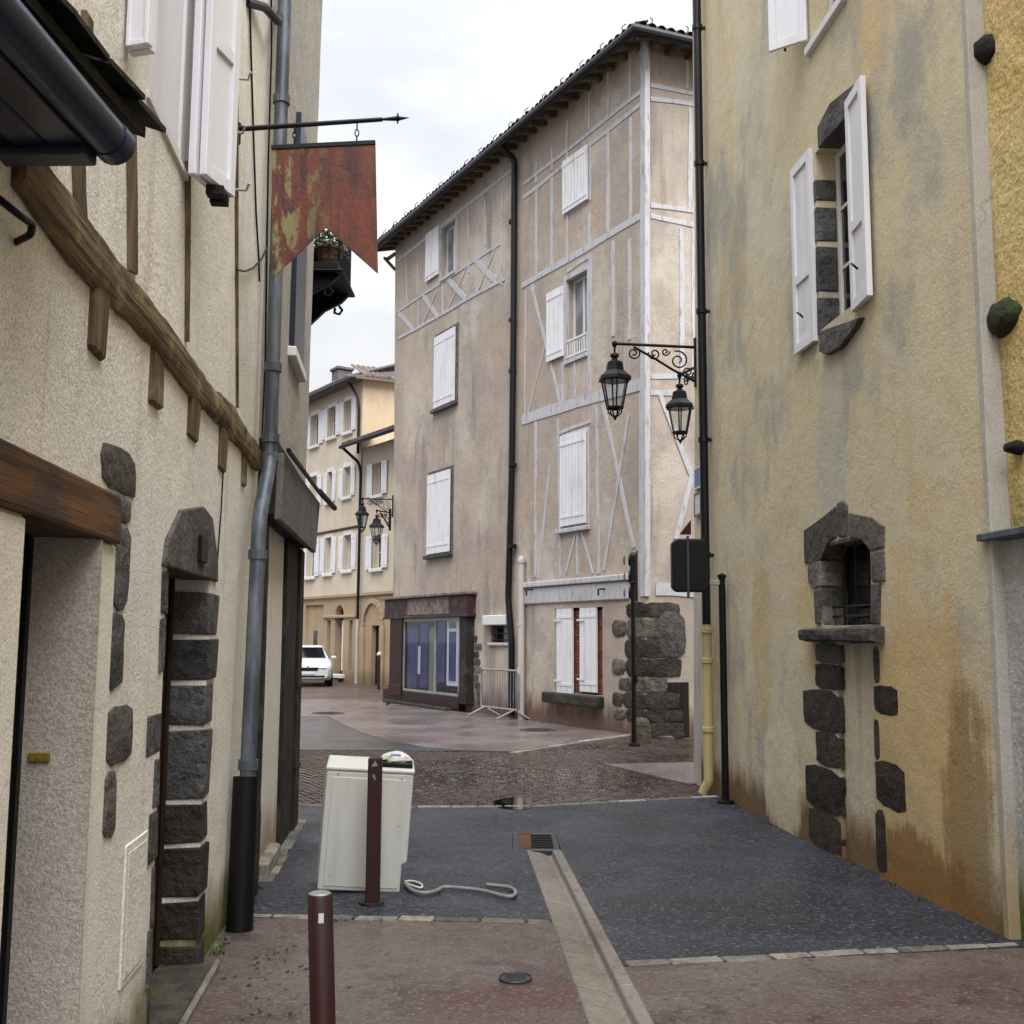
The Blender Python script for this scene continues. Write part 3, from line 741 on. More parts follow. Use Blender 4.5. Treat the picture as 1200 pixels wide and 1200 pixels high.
# second door: stone lintel, blocks, plank leaf
lu0, lu1, lz0, lz1 = FL.rect(196, 668, 248, 668)
lz0, lz1 = 1.90, 2.20
poly = [(d2a - .12, lz0), (d2b + .18, lz0), (d2b + .15, lz0 + .12), (d2b - .06, lz1 + .03), (d2b - .32, lz1 + .06), (d2a + .18, lz1 - .02), (d2a - .08, lz0 + .12)]
P('stone_lintel', Mb().prism(poly, -.016, .16, .06, .004), 'lava', bevel=.008)
c = FL.uv(229, 645); P('number_plate', Mb().box(c[0] - .05, c[0] + .13, -.04, -.018, c[1] - .055, c[1] + .075), 'iron', bevel=.004)
ys = [690, 746, 800, 853, 938, 986, 1044, 1091, 1126]
for a, b in zip(ys, ys[1:]):
    z1 = FL.uv(239, a + 2)[1]; z0 = FL.uv(239, b - 3)[1]
    w = random.choice((.20, .27, .16, .25)); j = .008
    P('jamb_stone', Mb().box(d2b - .015, d2b + w, -.013, .195, z0 + .003, z1 - .003, .008), 'basalt' if a < 930 else 'basalt_wet', bevel=.009, seg=2)
for q in ((172, 838, 189, 884), (180, 890, 188, 946), (174, 952, 187, 1006), (177, 1014, 187, 1082), (172, 1086, 185, 1150), (172, 1158, 180, 1215)):
    u0, u1, z0, z1 = FL.rect(*q)
    P('jamb_stone', Mb().box(u0, d2a + .006, -.006, .1, z0, z1, .006), 'basalt', bevel=.008, seg=2)
for z0, z1 in ((1.45, 1.68), (1.7, 1.88)):
    P('jamb_stone', Mb().box(d2a - .10, d2a + .006, -.006, .1, z0, z1, .006), 'basalt', bevel=.008, seg=2)
dr = P('door', Mb().box(d2a, d2b, .198, .25, -.25, 1.92), 'doorbrown')
P('door_post', Mb().box(d2b - .045, d2b - .016, .175, .197, -.07, 1.92), 'doorbrown', bevel=.005)
P('threshold', Mb().box(d2a - .3, d2b + .02, -.09, .196, -.22, -.07, .004), 'mossy', bevel=.02, seg=2)
P('threshold_edge', Mb().box(d2a - .9, d2b + .04, -.125, -.092, -.22, -.06, .004), 'kerb', bevel=.015)
# meter hatch
u0, u1, z0, z1 = FL.rect(144, 985, 169, 1140)
h = P('meter_hatch', Mb().box(u0, u1, -.005, .03, z0, z1), 'cream', bevel=.002)
P('hatch_door', Mb().box(u0 + .03, u1 - .03, -.009, -.0055, z0 + .03, z1 - .03), 'cream', h, bevel=.003)
# upper window with folded shutters
w0, w1 = WA
fr_ = P('window', Mb().box(w0, w0 + .06, .012, .05, 3.73, 5.5).box(w1 - .15, w1, .006, .05, 3.73, 5.5).box(w0 + .06, w1 - .15, .012, .05, 3.73, 3.80), 'frame_w', bevel=.004)
P('inner_shutter', Mb().box(w0 + .06, w1 - .15, .02, .05, 3.8, 5.5), 'white_pw', fr_)
P('sill', Mb().box(w0 - .02, w1 + .01, -.012, .05, 3.695, 3.728), 'frame_w', fr_, bevel=.004)
def leaf(p0, p1, z0, z1, m, par, name='shutter', pan=True, th=.035):
    """a shutter leaf hanging between two ground-plan points in wall coordinates"""
    p0 = Vector((p0[0], p0[1], 0)); p1 = Vector((p1[0], p1[1], 0)); d = (p1 - p0); w = d.length; d.normalize(); n = Vector((d.y, -d.x, 0))
    LM = FLM @ Matrix(((d.x, -n.x, 0, p0.x), (d.y, -n.y, 0, p0.y), (0, 0, 1, z0), (0, 0, 0, 1)))
    h = z1 - z0; s = min(.075, w * .2); mb = Mb()
    mb.box(0, s, 0, th, 0, h).box(w - s, w, 0, th, 0, h)
    zs = [0, h * .38, h]
    for a, b in ((0, s * 1.2), (h * .38 - s * .6, h * .38 + s * .6), (h - s * 1.2, h)): mb.box(s, w - s, .001, th - .001, a, b)
    o = obj(name, mb, mt[m], par, LM, bevel=.003)
    for a, b in ((s * 1.2, h * .38 - s * .6), (h * .38 + s * .6, h - s * 1.2)):
        obj('panel', Mb().box(s, w - s, th * .45, th * .7, a, b), mt[m], o, LM)
    return o, LM, w, h
FLM = FL.M
a = toloc(FL, atz(228, 203, 3.68)); b = toloc(FL, atz(263, 231, 3.68))
for k in range(2):
    e = Vector((.0, -.05 * k, 0)); leaf(a + e, b + e, 3.68, 5.45, 'white_pw', fr_)
for x in (.03, .13): P('shutter_base', Mb().box(b.x - .18 + x, b.x - .12 + x, b.y - .02, b.y + .06, 3.635, 3.675), 'slate', fr_)
a = toloc(FL, atz(150, 62, 3.70)); b = toloc(FL, atz(176, 58, 3.70))
for k in range(2):
    e = Vector((-.045 * k, 0, 0)); leaf(a + e, b + e, 3.70, 5.45, 'white_pw', fr_)
for (x, y) in ((272, 92), (265, 155), (270, 222)):
    c = FL.uv(x, y); P('shutter_stay', Mb().tube([(c[0], .0, c[1]), (c[0], -.09, c[1]), (c[0] - .03, -.11, c[1] + .03)], .008, 6), 'galv', fr_)
# iron ring hook, cables, upper bracket
P('hook', Mb().tube(elbow([(FL.uv(-8, 240)[0], .0, FL.uv(0, 236)[1]), (FL.uv(20, 250, .06)[0], -.06, FL.uv(20, 250, .06)[1]), (FL.uv(38, 263, .06)[0], -.06, FL.uv(38, 263, .06)[1]), (FL.uv(36, 275, .06)[0], -.06, FL.uv(36, 275, .06)[1]), (FL.uv(18, 284)[0], -.0, FL.uv(18, 284)[1])], .03), .010, 8), 'iron')
def cable(px, label, out=.012, r=.007, fr=FL, nm='cable'):
    pts = [fr.uv(*p, out) for p in px]
    o = obj(nm, Mb().tube([(u, -out, z) for u, z in pts], r, 5), mt['iron'], None, fr.M); return tag(o, label, 'cable', 'cables fixed to the house walls')
cable([(292, -20), (294, 60), (297, 160), (300, 250), (303, 300), (304, 330)], 'thin dark cable running down the cream wall behind the hanging sign')
cable([(277, 316), (287, 318), (297, 314), (307, 303), (314, 288)], 'slack loop of dark cable between the cream wall and the swallowtail sign', .02)
cable([(262, 545), (259, 600), (254, 668)], 'hairline cable dropping from the last joist end beside the second door', .01, .004)
cable([(318, -20), (318, 60), (314, 200), (311, 420), (306, 540)], 'dark cable following the grey downpipe')
P('wall_bracket', Mb().tube(elbow([(FL.uv(288, 2)[0], 0, FL.uv(288, 2)[1]), (FL.uv(300, 8)[0], -.06, FL.uv(300, 8)[1]), (FL.uv(308, 24)[0], -.10, FL.uv(308, 24)[1]), (FL.uv(322, 12)[0], -.05, FL.uv(322, 12)[1])], .05), .03, 8), 'iron')
# zinc downpipe with an offset and a cast iron foot
pu = FL.uv(324, 300, .11)[0]
q1 = FL.uv(319, 560, .11); q2 = FL.uv(304, 606, .11); q3 = FL.uv(290, 912, .11)
pipe = P('downpipe', Mb().tube(elbow([(pu, -.11, 9.6), (pu, -.11, q1[1] + .08), (q2[0], -.11, q2[1]), (q3[0], -.11, q3[1])], .12), .048, 14), 'zinc', smooth='auto')
for z in (5.4, 3.45, q1[1] + .25, q1[1] + .12): P('collar', Mb().lathe([(.05, -.03), (.06, -.03), (.06, .03), (.05, .03)], (pu, -.11, z), 14), 'zinc', pipe)
for t in (.15, .95): P('collar', Mb().lathe([(.05, -.03), (.06, -.03), (.06, .03), (.05, .03)], (q2[0] + (q3[0] - q2[0]) * t, -.11, q2[1] + (q3[1] - q2[1]) * t), 14), 'zinc', pipe)
P('pipe_foot', Mb().tube([(q3[0] + .02, -.10, q3[1] + .01), (q3[0] - .06, -.10, -.2)], .08, 12), 'iron', smooth='auto')
# dark corner post between the two houses
P('corner_post', wavy(0, 3.0, -.07, .07, .08, 20, .03, 8.0), 'oakdark').matrix_basis = Matrix.Translation((7.62, -.0, -.25)) @ Matrix.Rotation(R(-90), 4, 'Y')

# next house along: grey roughcast, shop board and dark timber shopfront
HB = empty('grey_house', 'grey roughcast house with a weathered shop board over dark posts', 'house', FL.M)
bw = FL.rect(340, 300, 352, 445)
obj('wall', wall_mb(7.5, 10.9, 2.45, 10.5, [], amp=.01, seed=9, shell=6, lean1=.75), mt['grey'], HB, smooth='auto')
def PB(name, mb, m, par=HB, fr=FL, **k): return obj(name, mb, mt[m], par, fr.M, **k)
wn_ = PB('window', Mb().box(bw[0], bw[1], -.045, .01, 4.12, 6.3), 'navy')
PB('sill', Mb().box(bw[0] - .08, bw[1] + .05, -.07, .05, 4.03, 4.118), 'frame_w', wn_, bevel=.008)
PB('lower_wall', wall_mb(7.5, 10.9, -.3, 2.448, amp=.01, seed=2, shell=6), 'cream_smooth')
PB('shop_panel', Mb().box(9.35, 10.3, -.03, .1, -.25, 2.45), 'oakdark', bevel=.01)
PB('shop_post', Mb().box(10.3, 10.74, -.05, .1, -.25, 2.45, .012), 'oakdark', bevel=.02, seg=2)
for z in (1.12, .35): PB('post_band', Mb().box(10.28, 10.76, -.065, -.051, z, z + .05), 'oakdark', bevel=.005)
PB('plinth', Mb().box(8.2, 9.0, -.08, .05, -.3, -.05), 'kerb', bevel=.02)
f15 = [FL.uv(*p, .17) for p in ((329, 609), (370, 648), (375, 589), (333, 531))]
PB('shop_board', Mb().prism(f15, -.17, -.12, 0), 'awn', bevel=.008)
PB('board_box', Mb().box(f15[0][0] + .02, f15[1][0] - .05, -.118, .02, 2.46, 3.0), 'oakdark')
PB('board_rod', Mb().tube([(f15[3][0], -.2, f15[3][1] + .02), (f15[2][0] * .99, -.2, f15[2][1] + .05)], .02, 6), 'iron')
rz = FL.uv(384, 600, .3); PB('roller_bar', Mb().tube([(f15[2][0] - .5, -.2, f15[2][1] + .05), (f15[2][0] + .3, -.30, f15[2][1] - .02)], .028, 8), 'iron')

# corner house round the bend, only its balcony shows past the grey house
HC = empty('corner_house', 'hidden corner house whose iron balcony juts out past the grey house', 'house', loc=(0, 0, 0))
fC = Frame(-3.05, 13.2, -.33, 1)
obj('wall', wall_mb(0, 7, -.3, 8.6, amp=.01, seed=4, shell=5), mt['grey'], HC, fC.M)
bx0, bx1, by0, by1, bz = -3.3, -2.28, 13.55, 14.55, 6.47
bal = obj('balcony', Mb().box(bx0, bx1, by0, by1, bz - .10, bz).box(bx0, bx1 + .07, by0 - .05, by1 + .05, bz - .15, bz - .11), mt['iron'], HC, bevel=.015)
rl = Mb()
for k in range(12):
    t = k / 11; rl.tube([(bx1, by0 + (by1 - by0) * t, bz), (bx1, by0 + (by1 - by0) * t, bz + .62)], .009, 5)
for k in range(9):
    t = k / 8; rl.tube([(bx0 + (bx1 - bx0) * t, by0, bz), (bx0 + (bx1 - bx0) * t, by0, bz + .62)], .009, 5)
rl.box(bx0, bx1 + .02, by0 - .015, by0 + .015, bz + .60, bz + .63).box(bx1 - .015, bx1 + .015, by0, by1, bz + .60, bz + .63)
obj('railing', rl, mt['iron'], bal)
for yy in (by0 + .08, by1 - .1):
    cb = Mb().prism([(-.95, -.86), (-.82, -.82), (-.55, -.60), (-.33, -.38), (-.10, -.26), (.0, -.15), (-1.0, -.15)], 0, .09)
    cb.tube([(-.14, .045, -.30), (-.09, .045, -.36), (-.13, .045, -.42), (-.2, .045, -.40), (-.19, .045, -.33)], .022, 6)
    cb.tube([(-.62, .045, -.68), (-.56, .045, -.73), (-.60, .045, -.80), (-.68, .045, -.78)], .02, 6)
    obj('bracket', cb, mt['iron'], bal, Matrix.Translation((bx1, yy, bz)), bevel=.008)
def plant(loc, h, r, n, label):
    p = empty('potted_plant', label, 'plant', loc=loc, group='balcony plants')
    obj('pot', Mb().lathe([(r * .5, 0), (r * .7, .2), (r * .74, .2), (r * .74, .23), (r * .6, .23)], (0, 0, 0), 10), mt['rustlintel'], p)
    mb = Mb()
    for k in range(n):
        a = random.uniform(0, 6.28); q = random.random() ** .6 * r; z = .2 + random.random() * h
        c = Vector((q * math.cos(a), q * math.sin(a), z)); d = Vector((random.gauss(0, 1), random.gauss(0, 1), random.gauss(.3, .7))).normalized(); e = d.orthogonal().normalized(); s = random.uniform(.03, .06)
        mb.add([c, c + d * s + e * s * .5, c + d * s * 2.2, c + d * s - e * s * .5], [(0, 1, 2, 3)])
    obj('foliage', mb, mt['leaf'], p)
plant((bx1 - .16, by0 + .2, bz), .5, .28, 260, 'leafy green plant on the iron balcony, nearest the railing corner')
plant((bx1 - .5, by0 + .3, bz), .6, .3, 280, 'bushy plant with yellowish leaves on the iron balcony, against the wall')
plant((bx1 - .2, by1 - .3, bz), .4, .25, 160, 'low trailing plant at the far end of the iron balcony')

# canopy overhead at the near left
CN = empty('door_canopy', 'dark slated canopy with navy boards and rounded gutter over the shop door, top left', 'canopy', loc=(-1.2, 2.0, 2.9))
def PC(name, mb, m, **k): return obj(name, mb, mt[m], CN, Matrix.Identity(4), **k)
A = atz(132, 167, 2.86); A2_ = atz(12, 30, 2.86); D = (A2_ - A).normalized()   # gutter axis, running back over the camera's left
PC('gutter', Mb().tube([A, A + D * 2.4], .05, 18), 'navy', smooth='auto')
PC('gutter_cap', Mb().tube([A - D * .02, A + D * .04], [.053, .053], 18), 'navy', smooth='auto')
n_ = Vector((-D.y, D.x, 0)) * -1
IN_ = Vector((D.y, -D.x, 0)); IN_ = IN_ if IN_.x < 0 else -IN_
for k in range(3):
    o0 = A + IN_ * (.045 + .092 * k) + Vector((0, 0, -.035)); mb = Mb()
    vs = []
    for q in (o0 + Vector((0, 0, 0)), o0 + D * 2.4): vs += [q, q + IN_ * .088 + Vector((0, 0, -.004)), q + IN_ * .088 + Vector((0, 0, .03)), q + Vector((0, 0, .03))]
    mb.add(vs, [(0, 1, 2, 3), (7, 6, 5, 4), (0, 4, 5, 1), (1, 5, 6, 2), (2, 6, 7, 3), (3, 7, 4, 0)])
    PC('soffit_board', mb, 'navy', bevel=.004)
mb = Mb(); vs = []
for q in (A + IN_ * .04 - D * .005, A + IN_ * .42 - D * .005): vs += [q + Vector((0, 0, -.062)), q + D * .07 + Vector((0, 0, -.062)), q + D * .07 + Vector((0, 0, -.042)), q + Vector((0, 0, .03))]
PC('end_trim', mb.add(vs, [(0, 1, 5, 4), (1, 2, 6, 5), (2, 3, 7, 6), (3, 0, 4, 7), (0, 3, 2, 1), (4, 5, 6, 7)]), 'trim', bevel=.004)
E_ = atz(160, 112, 3.0); E2_ = atz(68, 0, 3.0); DE = (E2_ - E_).normalized(); IN = Vector((DE.y, -DE.x, 0)); IN = IN if IN.x < 0 else -IN
tipp = atz(193, 157, 3.0); far0 = (tipp - E_).dot(-DE)
for r in range(3):
    for k in range(11):
        s0 = -far0 + k * .19 + (.09 if r % 2 else 0) + random.uniform(-.01, .01); w = .182; mb = Mb()
        base = E_ + IN * (r * .12)
        q = [base + DE * s0, base + DE * (s0 + w), base + DE * (s0 + w) + IN * .24, base + DE * s0 + IN * .24]
        zz = [r * .055 + random.uniform(-.004, .004), r * .055, r * .055 + .085, r * .055 + .085]
        q = [p + Vector((random.uniform(-.012, .012) if i < 2 else 0, 0, z)) for i, (p, z) in enumerate(zip(q, zz))]
        mb.add([*q, *[p + Vector((0, 0, .016)) for p in q]], [(0, 3, 2, 1), (4, 5, 6, 7), (0, 1, 5, 4), (1, 2, 6, 5), (2, 3, 7, 6), (3, 0, 4, 7)])
        PC('slate', mb, 'slate')
bq = [E_ - DE * (far0 - .08) + IN * .03, E_ - DE * (far0 - .08) + IN * .36]; mb = Mb()
vs = []
for q, z in zip(bq, (-.02, .10)): vs += [q + Vector((0, 0, z)), q + DE * 2.2 + Vector((0, 0, z)), q + DE * 2.2 + Vector((0, 0, z - .03)), q + Vector((0, 0, z - .03))]
PC('under_board', mb.add(vs, [(0, 1, 5, 4), (3, 7, 6, 2), (0, 4, 7, 3), (1, 2, 6, 5), (0, 3, 2, 1), (4, 5, 6, 7)]), 'slate')

# hanging sign
SG = empty('hanging_sign', 'rusty red swallowtail sheet metal sign hanging from an iron arm on the cream wall', 'sign', FL.M)
au, az_ = FL.uv(279, 150)
tipw = None
armM = FL.M @ Matrix.Translation((au, 0, az_)) @ Matrix.Rotation(R(-90), 4, 'Z')     # local +x now points out of the wall
def PS(name, mb, m, par=SG, **k): return obj(name, mb, mt[m], par, armM, **k)
AR = Frame((armM @ Vector((0, 0, 0))).x, (armM @ Vector((0, 0, 0))).y, (armM.to_3x3() @ Vector((1, 0, 0))).x, (armM.to_3x3() @ Vector((1, 0, 0))).y)
tip = AR.uv(480, 138); tip = (tip[0], tip[1] - az_)
sl_ = tip[1] / tip[0]
arm = PS('arm', Mb().tube([(-.02, 0, 0), (.06, 0, .0), (tip[0] * .84, 0, tip[0] * .84 * sl_)], [.02, .016, .014], 8).tube([(tip[0] * .84, 0, tip[0] * .84 * sl_), (tip[0] * .93, 0, tip[0] * .93 * sl_), (tip[0], 0, tip[1])], [.008, .016, .001], 8).tube([(.0, 0, -.1), (.0, 0, .03)], .018, 8), 'iron')
for k in range(4):
    e = [(0, .03, 0), (0, -.03, 0), (0, 0, .035), (0, 0, -.035)][k]; x = tip[0] * .93
    PS('spur', Mb().tube([(x, 0, x * sl_), (x, e[1], x * sl_ + e[2])], [.012, .003], 6), 'iron', arm)
sgp = [AR.uv(*p) for p in ((318, 171), (320, 326), (382, 267), (443, 321), (440, 165))]
sgp = [(u, z - az_) for u, z in sgp]
PS('sheet', Mb().prism(sgp, -.004, .004), 'rust', bevel=.001)
PS('top_bar', Mb().bar((sgp[0][0], 0, sgp[0][1] - .012), (sgp[4][0], 0, sgp[4][1] - .012), .03, .022), 'iron', bevel=.004)
for px_ in (418, 345):
    a = AR.uv(px_, 166); x = a[0]; z0 = a[1] - az_; z1 = x * sl_
    ch = Mb()
    for k in range(3):
        zc = z1 - .015 - (z1 - z0) * (k + .5) / 3.2
        ch.tube([(x + (.012 if k % 2 else 0) * math.cos(t), (0 if k % 2 else .012) * math.cos(t), zc + .024 * math.sin(t)) for t in [i * math.pi / 4 for i in range(9)]], .004, 5)
    PS('chain', ch, 'iron')

# ------------------------------------------------------------------ right side of the lane
HR = empty('ochre_house', 'tall stained ochre house with white shutters and a barred stone niche', 'house', FR.M)
FLM = FR.M
def PR(name, mb, m, par=HR, fr=FR, **k): return obj(name, mb, mt[m], par, fr.M, **k)
na = FR.uv(962, 690)[0]; nb = FR.uv(1021, 690)[0]
da = FR.uv(983, 870)[0]; db = FR.uv(1026, 870)[0]
obj('wall', wall_mb(0, 7.44, -.35, 11.5, [(4.73, 5.52, 4.30, 5.93, .26), (4.70, 5.52, 6.97, 8.6, .26), (na, nb, 1.72, 2.42, .24), (da, db, -.35, 1.56, .06)], amp=.006, seed=21, shell=6, lean0=.62), mt['ochre'], HR, smooth='auto')
PR('blocked_doorway', Mb().box(da, db, .035, .08, -.35, 1.57), 'ochre_panel')
PR('niche_back', Mb().box(na - .02, nb + .02, .24, .30, 1.70, 2.45), 'dark')
# niche: stones, rough sill, bars
def pstone(px, m='lava', y=-.012, th=.2, par=HR, nm='stone', inset=.06, dome=.004):
    pts = [FR.uv(*p) for p in px]
    if sum((pts[i - 1][0] * pts[i][1] - pts[i][0] * pts[i - 1][1]) for i in range(len(pts))) < 0: pts = pts[::-1]
    return PR(nm, Mb().prism(pts, y, y + th, inset, dome), m, par, bevel=.008)
nw = PR('niche_window', Mb().box(na, nb, .215, .235, 1.72, 2.42), 'glass')
pstone([(944, 660), (943, 622), (964, 607), (980, 594), (981, 629), (971, 637), (964, 655), (953, 661)], par=nw)
pstone([(982, 590), (989, 586), (994, 592), (993, 629), (983, 629)], par=nw)
pstone([(996, 601), (1024, 607), (1037, 617), (1037, 641), (1022, 646), (1012, 633), (995, 628)], par=nw)
pstone([(948, 664), (955, 658), (963, 657), (963, 687), (955, 690), (949, 684)], par=nw)
pstone([(1022, 649), (1037, 645), (1038, 681), (1023, 682)], par=nw)
pstone([(955, 693), (963, 690), (963, 731), (957, 731)], par=nw)
pstone([(1022, 685), (1033, 683), (1032, 731), (1022, 731)], par=nw)
for z0, z1 in ((1.73, 1.99), (2.0, 2.30)): PR('reveal_stone', Mb().box(na - .03, na + .006, .0, .2, z0, z1, .004), 'lava', nw, bevel=.01)
u0, u1, z0, z1 = FR.rect(951, 737, 1037, 751)
sl2 = wavy(u0, u1, z0 - .01, z1 + .012, .12, 44, .03, 12.0)
PR('reveal_stone', Mb().box(na - .02, nb + .02, .0, .2, 2.398, 2.425), 'lava', nw)  # dark slab added to darken the niche's top; shade put into its colour
PR('niche_sill', sl2, 'lava', nw)
for k in range(3):
    u = na + (nb - na) * (k + 1) / 4; PR('bar', Mb().tube([(u, .1, 1.72), (u, .1, 2.40)], .011, 8), 'iron', nw)
for z in (1.80, 1.88): PR('bar', Mb().tube([(na, .1, z), (nb, .1, z)], .010, 8), 'iron', nw)
# blocked doorway: dark jamb stones on both sides
for px, m in (((956, 753, 985.5, 777), 'lava'), ((956, 778, 985.5, 808), 'basalt'), ((942, 809, 985.5, 857), 'basalt_wet'), ((957, 858, 985.5, 899), 'basalt_wet'), ((945, 900, 986, 950), 'basalt_wet'), ((948, 951, 986.5, 996), 'basalt_wet'),
              ((1025, 804, 1052, 838), 'basalt_wet'), ((1025, 843, 1031, 890), 'basalt_wet'), ((1027, 894, 1061, 948), 'basalt_wet'), ((1027, 950, 1039, 1022), 'basalt_wet'), ((1024, 758, 1031, 800), 'lava')):
    plate_stone(HR, FR, px, 'basalt_wet' if m != 'lava' else 'basalt', y=-.004, p=12, j=.05, dome=.003)
# shuttered window
wd = window_sash(HR, FR, 4.74, 5.51, 4.31, 5.92, .18, rows=3, cols=2)
pstone([(960, 174), (959, 150), (974, 121), (1001, 99), (1003, 127)], 'basalt', par=wd, y=-.012)
for k, (a, b) in enumerate(((188, 218), (222, 268), (271, 331), (334, 384))):
    z1 = FR.uv(972, a + 4)[1]; z0 = FR.uv(972, b)[1]
    PR('reveal_stone', Mb().box(4.69, 4.742, -.012, .18, z0, z1, .004), 'basalt', wd, bevel=.01)
pstone([(967, 388), (1004, 376), (1014, 372), (1008, 384), (990, 408), (975, 416), (966, 412)], 'basalt', par=wd, y=-.05)
for p0, p1 in (((4.21, -.055), (4.69, -.045)), ((5.53, -.045), (5.95, -.085))):
    s_, LM_, w_, h_ = leaf(p0, p1, 4.22, 6.0, 'white_pw', wd, th=.045)
    obj('latch', Mb().tube([(w_ * .5, -.0, h_ * .16), (w_ * .55, -.035, h_ * .17), (w_ * .42, -.035, h_ * .19)], .010, 6), mt['iron'], s_, LM_)
# upper window, seen from below
wu = window_sash(HR, FR, 4.71, 5.51, 6.98, 8.5, .18, rows=3, cols=2)
PR('sill', Mb().box(4.66, 5.56, -.05, .16, 6.88, 6.965), 'frame_w', wu, bevel=.008)
leaf((4.70, -.02), (4.47, -.30), 7.02, 8.6, 'white_pw', wu); leaf((5.53, -.045), (5.98, -.10), 7.0, 8.6, 'white_pw', wu)
c = FR.uv(935, 50); PR('hook', Mb().tube([(c[0] + .1, 0, c[1] + .02), (c[0] + .1, -.1, c[1] + .02), (c[0], -.12, c[1] + .01), (c[0] - .02, -.12, c[1] - .08)], .012, 6), 'iron')
# pale render strips at both corners
PR('corner_strip', Mb().box(7.38, 7.447, -.006, .16, -.3, 11.4), 'ochre_pale', bevel=.006)
mb = Mb(); mb.add([(.0, -.012, -.3), (.34, -.012, -.3), (.34, -.012, 2.35), (.0 + .15, -.012, 2.35), (.0, .06, -.3), (.34, .06, -.3), (.34, .06, 2.35), (.15, .06, 2.35)], [(0, 1, 2, 3), (7, 6, 5, 4), (0, 4, 5, 1), (1, 5, 6, 2), (2, 6, 7, 3), (3, 7, 4, 0)])
PR('corner_strip', mb, 'pipe_w')
# corner downpipe: black above, yellow below
bu = FR.uv(829, 800, .1)[0]; zy = FR.uv(829, 737, .1)[1]
dp = PR('downpipe', Mb().tube([(bu + .0, -.10, 11.5), (bu, -.10, zy + .02)], .052, 14), 'pipe_b', smooth='auto')
PR('pipe_foot', Mb().tube(elbow([(bu, -.10, zy + .05), (bu, -.10, -.05), (bu - .05, -.16, -.19)], .05), .06, 14), 'pipe_y', dp, smooth='auto')
for z in (9.3, 7.5, 5.6, 4.0, 2.6): PR('collar', Mb().lathe([(.05, -.035), (.066, -.03), (.066, .03), (.05, .035)], (bu, -.10, z), 14).box(bu - .012, bu + .012, -.10, .02, z - .02, z + .02), 'pipe_b', dp)
for z in (zy - .02, 1.35, .55): PR('collar', Mb().lathe([(.06, -.03), (.075, -.025), (.075, .025), (.06, .03)], (bu, -.10, z), 14), 'pipe_y', dp)

# next house towards the camera on the right
HN = empty('yellow_house', 'old yellow house with grey plinth and mossy projecting stones', 'house', FR.M)
def PN(name, mb, m, par=HN, **k): return obj(name, mb, mt[m], par, FR.shifted(-.11).M, **k)
F14 = FR.shifted(-.11)
obj('wall', wall_mb(7.45, 16, 2.2, 11, amp=.035, seed=31, shell=5), mt['yellow_r'], HN, F14.M, smooth='auto')
obj('lower_wall', wall_mb(7.45, 16, -.3, 2.2, amp=.02, seed=33), mt['grey_low'], HN, FR.shifted(-.07).M, smooth='auto')
PN('ledge', Mb().box(7.35, 16, -.16, .1, 2.205, 2.25), 'zinc', bevel=.006)
for (px, m) in (((1143, 41, 1168, 78), 'slate'), ((1158, 348, 1200, 397), 'mossy_dark'), ((1187, 516, 1200, 534), 'slate')):
    u0, u1, z0, z1 = F14.rect(*px)
    mb = Mb(); n = 10
    cx, cz = (u0 + u1) / 2, (z0 + z1) / 2
    for i in range(6):
        f = i / 5; rr = (1 - f ** 3.5 * .55) * (1 + .1 * random.uniform(-1, 1)); 
        for k in range(n):
            a = 2 * math.pi * k / n; q = 1 + random.uniform(-.13, .13)
            mb.v.append((cx + (u1 - u0) / 2 * rr * q * math.cos(a), .06 - f * .14, cz + (z1 - z0) / 2 * rr * q * math.sin(a)))
    mb.f = [(i * n + k, i * n + (k + 1) % n, (i + 1) * n + (k + 1) % n, (i + 1) * n + k) for i in range(5) for k in range(n)] + [tuple(range(5 * n, 6 * n))]
    PN('projecting_stone', mb, m, smooth=True)

# ------------------------------------------------------------------ half-timbered house closing the lane
HM = empty('half_timbered_house', 'tall pinkish beige house with whitewashed timbers and a purple shopfront', 'house', FM.M)
def PM(name, mb, m, par=HM, fr=FM, **k): return obj(name, mb, mt[m], par, fr.M, **k)
ZE = FM.uv(757, 22, .5)[1]
o1 = FM.rect(517, 262, 534, 322); o2 = FM.rect(664, 322, 689, 418); gw = FM.rect(650, 712, 707, 813); vt = FM.rect(575, 733, 597, 753); shp = FM.rect(471, 722, 539, 822)
LN1 = .17 / 12 * 10
obj('wall', wall_mb(0, 12.15, -.35, 13.75, [(*o1, .25), (*o2, .22), (*gw, .14), (*vt, .25), (shp[0], shp[1], -.05, 2.1, .9)], step=.6, amp=.006, seed=41, shell=0, lean0=-.33, lean1=LN1), mt['mid'], HM, smooth='auto')
obj('end_wall', wall_mb(0, 9, -.35, 13.75, step=.6, amp=.006, seed=43, lean0=.0), mt['mid'], HM, FN.M @ Matrix.Translation((0, 0, 0)), smooth='auto')
# side closing the far left end and back
sd_ = Mb().add([(0, 0, -.35), (0, 9, -.35), (-.45, 9, 13.75), (-.45, 0, 13.75)], [(0, 1, 2, 3)]); PM('side_wall', sd_, 'mid')
TM = mt['white_t']
